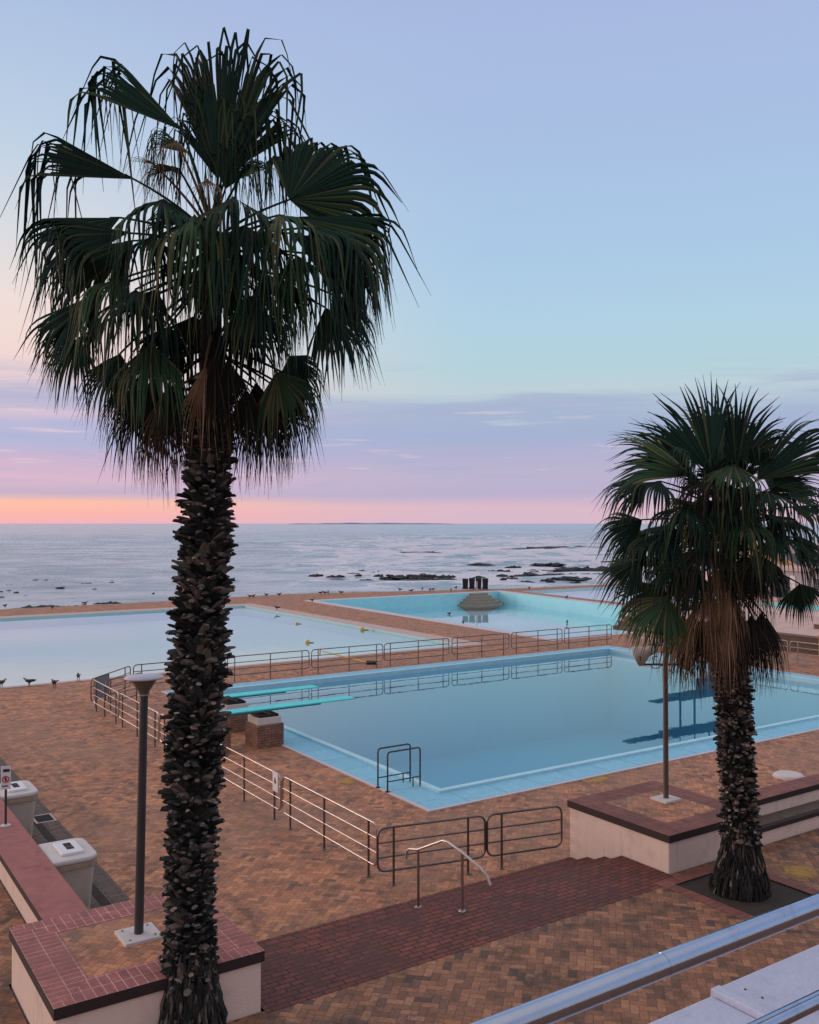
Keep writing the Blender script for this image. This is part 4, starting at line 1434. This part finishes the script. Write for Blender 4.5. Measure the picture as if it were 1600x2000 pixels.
w = MB(); w.box(qs - .028, qs + .028, 0, .872, -.2, .012); w.build('seam', M['ledge'], th, bevel=.006)
for k, (x, y) in enumerate(((.10, .80), (.10, .72), (.10, .55), (.12, .38), (.55, .62))):
    w = MB(); w.lathe([(.006, .0), (.005, .003), (.002, .004)], (qs + x, y, .0), 8); w.build('rivet', M['post'], th)

# ------------------------------------------------------------------ palms
DOWN = Vector((0, 0, -1))
def sstep(a, b, x):
    t = min(1, max(0, (x - a) / (b - a)))
    return t * t * (3 - 2 * t)
def blade(mb, B, A, N, Ls, spread, hang, rng, nseg=36, droop=1.0, split=.62, fold=.30, bend=(.42, 1.0)):
    """costapalmate fan: pleated segments joined to `split`, then free drooping tips"""
    A = A.normalized()
    N = (N - A * N.dot(A)).normalized()
    S = A.cross(N)
    dphi = 2 * spread / nseg
    wf = 1.06 * math.sqrt(1 + fold * fold * .8)
    NR_ = 14
    for i in range(nseg):
        ph = -spread + dphi * (i + .5)
        li = Ls * (.72 + .28 * math.cos(ph * .75)) * rng.uniform(.93, 1.05)
        T = li * (1 + hang * rng.uniform(.55, 1.25))
        if rng.random() < .06: T = li * rng.uniform(.7, .95)
        sp = split * rng.uniform(.92, 1.12)
        d0 = (A * math.cos(ph) + S * math.sin(ph) - N * fold * abs(math.sin(ph))).normalized()
        pos = B.copy()
        rows = []
        dr = T / (NR_ - 1)
        sway = Vector((rng.gauss(0, .10), rng.gauss(0, .10), 0))
        wmax = sp * li * math.tan(dphi / 2) * wf
        dd = droop * rng.uniform(.72, 1.2)
        if rng.random() < .08: bend_i = (bend[0] * .6, bend[1] * .75)
        else: bend_i = (bend[0] * rng.uniform(.88, 1.08), bend[1] * rng.uniform(.9, 1.1))
        cr = (-A * math.sin(ph) + S * math.cos(ph) - N * fold * math.cos(ph) * (1 if ph > 0 else -1)).normalized()
        for k in range(NR_):
            r = k * dr
            w = r * math.tan(dphi / 2) * wf if r < sp * li else wmax * max(.10, 1 - ((r - sp * li) / max(.01, T - sp * li)) ** 1.25)
            gq = sstep(bend_i[0], bend_i[1], r / li) * dd
            dirv = (d0 * (1 - min(1, gq)) + (DOWN + sway) * min(1, gq))
            if dirv.length < 1e-3: dirv = DOWN.copy()
            dirv.normalize()
            c = cr - dirv * cr.dot(dirv)
            if c.length < .15: c = S - dirv * S.dot(dirv)
            c.normalize()
            up = c.cross(dirv)
            pl = w * .55
            rows.append([pos - c * w - up * pl * .0, pos + up * pl, pos + c * w])
            pos = pos + dirv * dr
        mb.grid(rows)

def petiole(mb, P, B, A, r0=.022, r1=.011, sag=.12):
    d_ = (B - P)
    c1 = P + d_ * .35 + Vector((0, 0, sag * d_.length))
    pts = []
    for k in range(9):
        t = k / 8
        pts.append(P * (1 - t) ** 2 + c1 * 2 * t * (1 - t) + B * t * t)
    n = A.normalized()
    pts += [B + n * .12]
    mb.tube(pts, [r0 + (r1 - r0) * k / 9 for k in range(10)], 5, caps=False)

def palm(name, label, base, cl, Yd, hubf, fronds, fillers, skirts, seed, stub, tip_z):
    """cl: list of (point, radius) up the trunk in world space; fronds: explicit list of world-space specs"""
    rng = random.Random(seed)
    th = thing(name, label, 'palm tree', base, frame=ID)
    O = Vector(base)
    # trunk core and leaf-base stubs
    mb = MB()
    pts, rad = [], []
    for k in range(len(cl) - 1):
        for j in range(6):
            t = j / 6
            pts.append(cl[k][0].lerp(cl[k + 1][0], t) - O)
            rad.append((cl[k][1] * (1 - t) + cl[k + 1][1] * t) * stub['slim'])
    pts.append(cl[-1][0] - O); rad.append(cl[-1][1] * stub['slim'])
    mb.tube(pts, [r_ * .93 for r_ in rad], 20)
    mb.cur = 1
    # arc-length table
    acc = [0]
    for k in range(len(pts) - 1): acc.append(acc[-1] + (pts[k + 1] - pts[k]).length)
    tot = acc[-1]
    def on(sv_):
        k = 0
        while k < len(acc) - 2 and acc[k + 1] < sv_: k += 1
        t = (sv_ - acc[k]) / max(1e-6, acc[k + 1] - acc[k])
        return pts[k].lerp(pts[k + 1], t), rad[k] * (1 - t) + rad[k + 1] * t
    n = int(stub['n'])
    for i in range(n):
        f_ = (i + rng.uniform(-.4, .4)) / n
        s_ = stub['s0'] + (tot * stub['s1'] - stub['s0']) * max(0, f_)
        c, r = on(s_)
        an = i * 2.39996 + rng.uniform(-.2, .2)
        out = Vector((math.cos(an), math.sin(an), 0))
        side = Vector((-out.y, out.x, 0))
        h_ = stub['hf'](f_)
        stick = rng.random() < h_['stick']
        tilt = R(rng.uniform(18, 48) if stick else rng.uniform(48, 74))
        dirv = out * math.cos(tilt) + Vector((0, 0, 1)) * math.sin(tilt)
        dirv = (dirv + side * rng.uniform(-.30, .30)).normalized()
        ln = rng.uniform(*h_['len']) * (1.0 if stick else .9)
        wd = rng.uniform(*h_['wid'])
        nrm = side.cross(dirv).normalized()
        p0 = c + out * r * .84
        rows = []
        e_ = rng.uniform(.30, .72)
        th_ = rng.uniform(.028, .05)
        sk_ = rng.uniform(-.35, .35)
        for q, (t, ww, tt) in enumerate(((0, 1.0, th_), (.4, .9, th_ * .95), (.75, (.9 + e_) / 2, th_ * .8), (1.0, e_, th_ * .62))):
            ctr = p0 + dirv * ln * t + nrm * (.05 * t * t)
            s2 = side * wd * .5 * ww
            sk = dirv * (sk_ * wd * .5 * ww if q == 3 else 0)
            rows.append([ctr - s2 - sk - nrm * tt * .1, ctr - s2 * .5 - sk * .5 - nrm * tt, ctr + s2 * .5 + sk * .5 - nrm * tt, ctr + s2 + sk - nrm * tt * .1, ctr + s2 * .55 + sk * .55 + nrm * tt * .55, ctr - s2 * .55 - sk * .55 + nrm * tt * .55])
        mb.grid(rows, True)
        mb.cur = 2 if rng.random() < .6 else 1
        mb.face([p + dirv * rng.uniform(-.012, .02) for p in rows[-1]])
        if mb.cur == 2 and rng.random() < .5:      # a pale torn strip down the outer face
            a0, a1 = rows[2], rows[3]
            lift = nrm * -.004
            mb.face([a0[1] + lift, a0[2] + lift, a1[2] + lift, a1[1] + lift])
        mb.cur = 1
    # fibre at the foot
    for i in range(stub.get('fib', 0)):
        s_ = rng.uniform(0, stub['s0'] * 1.25)
        c, r = on(s_)
        an = rng.uniform(0, 6.283)
        out = Vector((math.cos(an), math.sin(an), 0)); side = Vector((-out.y, out.x, 0))
        p0 = c + out * r * 1.0
        l_ = rng.uniform(.14, .42)
        s2_ = min(tot, s_ + l_)
        c2, r2 = on(s2_)
        e1_ = c2 + out * (r2 + rng.uniform(.0, .05)) + side * rng.uniform(-.05, .05)
        wv = side * rng.uniform(.008, .028)
        md = (p0 + e1_) / 2 + out * rng.uniform(.0, .04)
        mb.grid([[p0 - wv, p0 + out * .015, p0 + wv], [md - wv, md + out * .02, md + wv], [e1_ - wv * .3, e1_ + out * .01, e1_ + wv * .3]])
    mb.build('trunk', [M['core'], stub['mat'], M['cut']], th)
    # living fronds
    def add(nm, P, B, A, N, L, spread, hang, mat, nseg=36, droop=1.0, split=.62, fold=.3, bend=(.42, 1.0)):
        m_ = MB()
        petiole(m_, P - O, B - O, A)
        blade(m_, B - O, A, N, L, spread, hang, rng, nseg, droop, split, fold, bend)
        m_.build(nm, mat, th)
    for f_ in fronds:
        add('frond', *f_)
    for f_ in fillers:
        add('frond', *f_)
    for f_ in skirts:
        add('dead_frond', *f_)
    return th

def fspec(Y0, hub, bu, bv, bd, tu, tv, td, alpha, hang, spread=78, mat='leaf', droop=1.0, nseg=36, split=.66, fold=.3, lmul=1.18, bend=(.46, 1.02)):
    B = at(bu, bv, Y0 + bd)
    T = at(tu, tv, Y0 + td)
    A = T - B
    N = Vector((0, -math.sin(R(alpha)), math.cos(R(alpha))))
    if abs(A.normalized().dot(N)) > .93:
        N = Vector((0, -1, .1))
    return (hub, B, A, N, A.length * lmul, R(spread), hang, M[mat], nseg, droop, split, fold, bend)

# ---- tall palm
Y1 = g(370, 2012, ZL).y
cl = [(at(u, v, Y1), r) for u, v, r in ((368, 2018, .47), (369, 1975, .40), (370, 1900, .28), (372, 1800, .225), (374, 1650, .245), (382, 1480, .265), (388, 1330, .275), (394, 1200, .235), (400, 1080, .225), (406, 960, .195), (411, 820, .17), (413, 660, .15), (413, 500, .12), (414, 430, .05))]
def hub1(v):
    t = min(1, max(0, (v - 250) / 520))
    return at(413, 440 + 130 * t, Y1)
def S1(bu, bv, bd, tu, tv, td, alpha, hang, **k):
    return fspec(Y1, hub1(bv), bu, bv, bd, tu, tv, td, alpha, hang, **k)
SD = dict(spread=44, fold=1.0, lmul=1.1, split=.84, bend=(.66, 1.12))          # side-on fan, folded along its rib
OP = dict(spread=76, fold=.3, lmul=1.1)           # fan seen open
FC = dict(spread=54, fold=.5, lmul=1.18, split=.7)           # fan coming toward the viewer, tips in a curtain
FR1 = [
    S1(432, 350, .05, 440, 60, .0, 88, .65, spread=30, droop=.95, fold=.5, split=.72, bend=(.6, 1.12), lmul=1.07),
    S1(442, 340, .3, 505, 165, .45, 70, 1.0, spread=30, fold=.6, lmul=1.0, split=.8, bend=(.6, 1.05)),
    S1(425, 350, -.1, 398, 165, -.2, 75, 1.1, spread=30, fold=.6, lmul=1.0, split=.75, bend=(.6, 1.05)),
    S1(440, 370, -.25, 455, 255, -.45, 70, 1.4, spread=42, fold=.6, lmul=1.0),
    S1(356, 255, .0, 232, 116, .0, 20, .95, spread=24, fold=.9, split=.9, bend=(.72, 1.15), nseg=26, lmul=1.05),
    S1(262, 350, .0, 98, 258, -.05, 20, 1.0, spread=28, fold=.9, split=.88, bend=(.7, 1.12), nseg=28, lmul=1.05),
    S1(235, 425, -.1, 72, 425, -.25, 18, .75, **SD),
    S1(250, 455, -.4, 120, 420, -.7, 14, .8, **SD),
    S1(260, 470, .4, 110, 490, .7, 20, .6, **SD),
    S1(565, 390, .1, 712, 285, .15, 74, .40, droop=.85, **OP),
    S1(585, 425, .0, 750, 415, .0, 22, .7, **SD),
    S1(570, 455, .4, 730, 480, .6, 25, .6, **SD),
    S1(455, 385, -.5, 470, 395, -1.2, 8, 1.0, **FC),
    S1(545, 420, -.45, 600, 425, -1.0, 6, 1.0, mat='leaf2', **FC),
    S1(610, 445, -.3, 690, 455, -.7, 10, 1.0, **FC),
    S1(320, 390, -.45, 270, 400, -1.1, 8, .8, **FC),
    S1(380, 420, -.5, 372, 445, -1.2, 5, .8, mat='leaf2', **FC),
    S1(480, 440, -.5, 500, 470, -1.1, 8, 1.1, **FC),
    S1(430, 470, -.55, 440, 500, -1.1, 8, .9, **FC),
    S1(580, 500, -.4, 630, 530, -.9, 8, .9, **FC),
    S1(300, 460, -.4, 255, 480, -.95, 8, 1.0, **FC),
    S1(630, 500, .1, 735, 520, .15, 22, .7, **SD),
    S1(650, 575, .1, 742, 640, .2, 40, .5, droop=.7, spread=62, fold=.4, lmul=1.0),
    S1(635, 600, -.3, 700, 700, -.5, 45, .45, droop=.8, spread=50, fold=.4, lmul=1.0),
    S1(235, 545, -.45, 170, 560, -.9, 8, 1.15, mat='leaf2', **FC),
    S1(265, 565, -.6, 250, 600, -1.2, 5, 1.0, **FC),
    S1(200, 570, .0, 75, 620, .05, 15, .4, droop=.75, **SD),
    S1(160, 630, .15, 68, 665, .25, 35, .45, droop=.7, spread=66, fold=.4, lmul=1.0),
    S1(155, 660, -.2, 95, 735, -.4, 45, .55, droop=.8, spread=60, fold=.4, lmul=1.0),
    S1(235, 690, -.2, 180, 790, -.35, 55, .45, droop=.8, spread=55, fold=.4, lmul=1.0),
    S1(295, 670, -.5, 270, 745, -.9, 30, .6, mat='leaf2', **FC),
    S1(565, 695, .0, 632, 758, .05, 45, .45, droop=.8, spread=70, fold=.4, lmul=1.05),
    S1(540, 725, -.25, 590, 815, -.4, 50, .55, mat='leaf2', spread=58, fold=.4, lmul=1.0),
    S1(500, 570, -.5, 530, 620, -.95, 12, .6, **FC),
    S1(370, 300, -.2, 300, 235, -.3, 30, 1.0, spread=30, fold=.8, lmul=1.0, split=.7, mat='leaf2'),
    S1(350, 330, -.35, 290, 310, -.75, 15, 1.0, spread=45, fold=.5, lmul=1.0, mat='drydark'),
    S1(470, 345, -.3, 520, 300, -.6, 35, 1.1, spread=38, fold=.5, lmul=1.0),
    S1(345, 275, -.45, 320, 290, -.8, 12, .8, spread=40, mat='dry', nseg=14, split=.25),
    S1(405, 350, -.5, 402, 370, -.85, 12, .7, spread=40, mat='dry', nseg=12, split=.25),
    S1(300, 320, -.3, 262, 300, -.6, 12, .7, spread=30, mat='dry', nseg=8, split=.2),
]
rf = random.Random(21)
FL1 = []
for i in range(10):
    az = R(20 + 140 * (i + rf.random()) / 10)          # away from the viewer
    el = R(rf.uniform(-40, 12))
    dv = Vector((math.cos(az) * math.cos(el), math.sin(az) * math.cos(el), math.sin(el)))
    hb = hub1(560 - 260 * math.sin(el))
    B = hb + dv * rf.uniform(.6, .9)
    FL1.append((hb, B, dv * 1.0 + Vector((0, 0, -.35)), Vector((0, 0, 1)), rf.uniform(.6, .75), R(65), rf.uniform(.5, .8), M['leaf'], 34, 1.0, .62, .3))
for i in range(6):                                      # small inner fronds near the heart
    az = rf.uniform(0, 6.283)
    el = R(rf.uniform(-10, 40))
    dv = Vector((math.cos(az) * math.cos(el), math.sin(az) * math.cos(el), math.sin(el)))
    hb = hub1(420)
    B = hb + dv * rf.uniform(.3, .5)
    FL1.append((hb, B, dv + Vector((0, 0, -.2)), Vector((0, 0, 1)), rf.uniform(.5, .65), R(60), rf.uniform(.6, .9), M[rf.choice(['leaf', 'leaf2', 'drydark'])], 30, 1.0, .6, .4))
SK1 = []
def skirt_spec(Y0, hub, u, v, dd, du, L, mat, hang=.35, spread=34):
    B = at(u, v, Y0 + dd)
    A = Vector((du, dd * .25, -1))
    N = Vector((.0, -1, 0)) if dd <= .1 else Vector((0, 1, 0))
    return (hub, B, A, N, L * 1.08, R(spread), hang, M[mat], 30, .9, .45, .5)
for u, v, dd, du, L, mt in [(300, 735, -.1, -.10, .82, 'drydark'), (268, 740, .1, -.16, .80, 'drydark'), (330, 750, -.3, -.04, .85, 'drydark'), (345, 745, .25, 0, .9, 'drydark'),
                            (285, 760, .3, -.1, .85, 'drydark'), (240, 745, .0, -.2, .62, 'drydark'), (320, 780, .1, -.05, .85, 'dry'),
                            (500, 745, .0, .06, .85, 'drydark'), (530, 750, .2, .10, .85, 'drydark'), (480, 760, -.25, .03, .85, 'drydark'), (555, 755, .0, .16, .72, 'drydark'), (512, 770, -.2, .05, .8, 'drydark'),
                            (575, 740, .2, .2, .62, 'drydark'), (420, 690, -.36, .0, .95, 'drydark'), (400, 715, -.34, -.02, .8, 'dry'), (445, 700, -.34, .02, .75, 'drydark'), (415, 740, .4, 0, .9, 'drydark')]:
    SK1.append(skirt_spec(Y1, at(413, v - 60, Y1 + dd * .4), u, v, dd, du, L, mt))
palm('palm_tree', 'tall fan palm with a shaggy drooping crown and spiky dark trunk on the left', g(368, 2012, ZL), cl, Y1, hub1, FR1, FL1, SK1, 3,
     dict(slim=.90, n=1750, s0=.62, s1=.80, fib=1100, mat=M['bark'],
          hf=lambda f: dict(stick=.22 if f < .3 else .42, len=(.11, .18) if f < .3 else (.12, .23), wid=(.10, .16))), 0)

# ---- shorter palm
Y2 = g(1445, 1738, ZL).y
cl = [(at(u, v, Y2), r) for u, v, r in ((1445, 1745, .60), (1446, 1715, .50), (1448, 1680, .38), (1447, 1630, .27), (1441, 1540, .255), (1436, 1450, .27), (1434, 1380, .26), (1428, 1290, .23), (1422, 1180, .2), (1419, 1060, .16), (1418, 980, .12), (1418, 940, .05))]
def hub2(v):
    t = min(1, max(0, (v - 850) / 330))
    return at(1419, 965 + 140 * t, Y2)
def S2(bu, bv, bd, tu, tv, td, alpha, hang, **k):
    if k.get('spread', 78) > 62: k['spread'] = 60
    if tv > 900 and td >= 0 and (bu * 7 + bv) % 3 == 0 and 'mat' not in k: k['mat'] = 'leaf2'
    k.setdefault('droop', .85)
    k.setdefault('nseg', 30)
    k.setdefault('lmul', 1.05)
    return fspec(Y2, hub2(bv), bu, bv, bd, tu, tv, td, alpha, hang * .85, **k)
FR2 = [
    S2(1392, 925, .0, 1374, 772, .0, 86, .25, spread=46, droop=.36, fold=.5, split=.7),
    S2(1438, 920, .0, 1470, 778, .05, 82, .2, spread=46, droop=.40, fold=.5, split=.7),
    S2(1414, 930, .3, 1418, 815, .4, 80, .3, spread=60, droop=.5),
    S2(1352, 930, .0, 1228, 845, .0, 35, .3, spread=44, droop=.45, split=.72, mat='leaf2'),
    S2(1345, 930, .3, 1268, 838, .4, 60, .3, spread=55, droop=.4),
    S2(1478, 938, .0, 1580, 815, .0, 30, .25, spread=40, droop=.40, fold=.6, split=.72),
    S2(1505, 960, .3, 1560, 900, .5, 30, .4, spread=50, droop=.45),
    S2(1268, 945, .0, 1182, 955, .0, 35, .5, spread=75, droop=.7),
    S2(1290, 940, -.4, 1235, 945, -.9, 15, .7, spread=80),
    S2(1255, 1015, .0, 1168, 1035, .0, 42, .4, spread=78, droop=.6),
    S2(1265, 1040, .35, 1185, 1080, .5, 45, .4, spread=75),
    S2(1515, 950, .0, 1556, 908, .0, 60, .3, spread=70, droop=.5),
    S2(1540, 970, .0, 1612, 948, .0, 25, .7, spread=70),
    S2(1545, 990, -.3, 1625, 985, -.5, 20, .6, spread=75),
    S2(1560, 1060, .0, 1612, 1070, .0, 40, .5, spread=75),
    S2(1550, 1050, .3, 1620, 1100, .5, 40, .5, spread=75),
    S2(1250, 1092, .0, 1172, 1138, .0, 30, .4, spread=62, droop=.6),
    S2(1295, 1145, -.1, 1222, 1210, -.15, 58, .4, spread=66, droop=.62, mat='leaf2'),
    S2(1305, 1165, -.3, 1265, 1245, -.5, 58, .4, spread=62, droop=.6, mat='leaf2'),
    S2(1562, 1140, .0, 1578, 1205, .05, 65, .25, spread=60, droop=.6, mat='leaf'),
    S2(1432, 905, -.45, 1420, 940, -1.1, 10, 1.0, spread=55, droop=1, mat='leaf2'),
    S2(1452, 1005, -.55, 1445, 1050, -1.25, 10, 1.0, spread=55, droop=1, mat='leaf2'),
    S2(1400, 930, -.5, 1370, 960, -1.1, 10, .7, spread=75, droop=1, mat='drydark'),
    S2(1500, 960, -.5, 1530, 985, -1.1, 12, .8, spread=75, droop=1),
    S2(1345, 985, -.5, 1310, 1010, -1.1, 12, .8, spread=78, droop=.9),
    S2(1300, 1040, -.5, 1262, 1070, -1.0, 20, .6, spread=78, droop=.8),
    S2(1520, 1040, -.4, 1550, 1085, -.9, 20, .6, spread=75, droop=.9),
    S2(1380, 1060, -.6, 1365, 1120, -1.1, 10, .7, spread=70, droop=1, mat='drydark'),
    S2(1480, 1080, -.5, 1490, 1140, -.9, 10, .7, spread=70, droop=1, mat='drydark'),
    S2(1340, 1090, -.4, 1310, 1160, -.8, 30, .5, spread=70, droop=.9),
    S2(1395, 940, -.3, 1388, 885, -.6, 55, .5, spread=66, droop=.7),
    S2(1445, 945, -.3, 1458, 890, -.6, 55, .5, spread=66, droop=.7),
    S2(1415, 985, -.5, 1405, 1000, -1.1, 15, .8, spread=60, droop=1),
    S2(1360, 905, -.2, 1335, 870, -.5, 40, .5, spread=75, droop=.8),
    S2(1470, 910, -.2, 1500, 870, -.5, 40, .5, spread=75, droop=.8),
]
FL2 = []
for i in range(16):
    az = R(15 + 150 * (i + rf.random()) / 16)
    el = R(rf.uniform(-35, 30))
    dv = Vector((math.cos(az) * math.cos(el), math.sin(az) * math.cos(el), math.sin(el)))
    hb = hub2(1040 - 150 * math.sin(el))
    B = hb + dv * rf.uniform(.85, 1.1)
    FL2.append((hb, B, dv + Vector((0, 0, -.3)), Vector((0, 0, 1)), rf.uniform(.7, .85), R(75), rf.uniform(.4, .8), M['leaf'], 34, .9, .62, .3))
for i in range(10):
    az = rf.uniform(0, 6.283)
    el = R(rf.uniform(-20, 60))
    dv = Vector((math.cos(az) * math.cos(el), math.sin(az) * math.cos(el), math.sin(el)))
    hb = hub2(960)
    B = hb + dv * rf.uniform(.4, .7)
    FL2.append((hb, B, dv + Vector((0, 0, -.2)), Vector((0, 0, 1)), rf.uniform(.55, .7), R(75), rf.uniform(.6, 1.0), M[rf.choice(['leaf', 'leaf2', 'drydark'])], 34, 1.0, .62, .3))
SK2 = []
for u, v, dd, du, L, mt in [(1335, 1200, -.15, -.06, .88, 'dry'), (1352, 1195, -.35, -.03, .95, 'dry'), (1372, 1205, -.42, .0, .95, 'drydark'), (1395, 1195, -.45, .0, .98, 'dry'), (1322, 1190, .1, -.1, .8, 'dry'),
                            (1420, 1205, -.45, .0, .9, 'dry'), (1445, 1195, -.42, .02, .92, 'drydark'), (1468, 1200, -.35, .04, .9, 'drydark'), (1488, 1195, -.15, .05, .9, 'drydark'), (1498, 1205, .1, .06, .85, 'drydark'),
                            (1350, 1200, .3, -.05, .9, 'dry'), (1480, 1205, .35, .04, .9, 'drydark'), (1420, 1200, .5, .0, .9, 'drydark'),
                            (1362, 1100, -.4, -.05, .8, 'dry'), (1400, 1110, -.5, .0, .8, 'dry'), (1440, 1105, -.5, .02, .85, 'drydark'), (1475, 1110, -.35, .05, .8, 'drydark'), (1335, 1110, -.2, -.1, .75, 'drydark'),
                            (1385, 1150, -.48, -.02, .85, 'dry'), (1425, 1150, -.5, .01, .8, 'dry'), (1378, 960, -.55, -.05, .7, 'drydark'), (1465, 985, -.5, .05, .75, 'drydark')]:
    SK2.append(skirt_spec(Y2, at(1419, v - 70, Y2 + dd * .4), u, v, dd, du, L, mt))
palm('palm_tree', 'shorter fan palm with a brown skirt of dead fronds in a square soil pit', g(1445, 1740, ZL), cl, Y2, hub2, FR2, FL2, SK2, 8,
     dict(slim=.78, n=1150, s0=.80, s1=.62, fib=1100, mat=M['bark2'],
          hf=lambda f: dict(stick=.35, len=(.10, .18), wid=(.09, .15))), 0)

# soil pit round the shorter palm with its brick border
PIT = rect(.15, 1.65, -8.40, -6.85)
mb = MB()
mb.face([(p[0], p[1], ZL - .02) for p in PIT])
skirt(mb, PIT, ZL - .06, ZL, True)
struct(mb.build('soil', M['soil']))
mb = MB()
coping_band(mb, inset(PIT, -.24), PIT, ZL + .006)
struct(mb.build('pit_brick_border', M['coping_dark']))
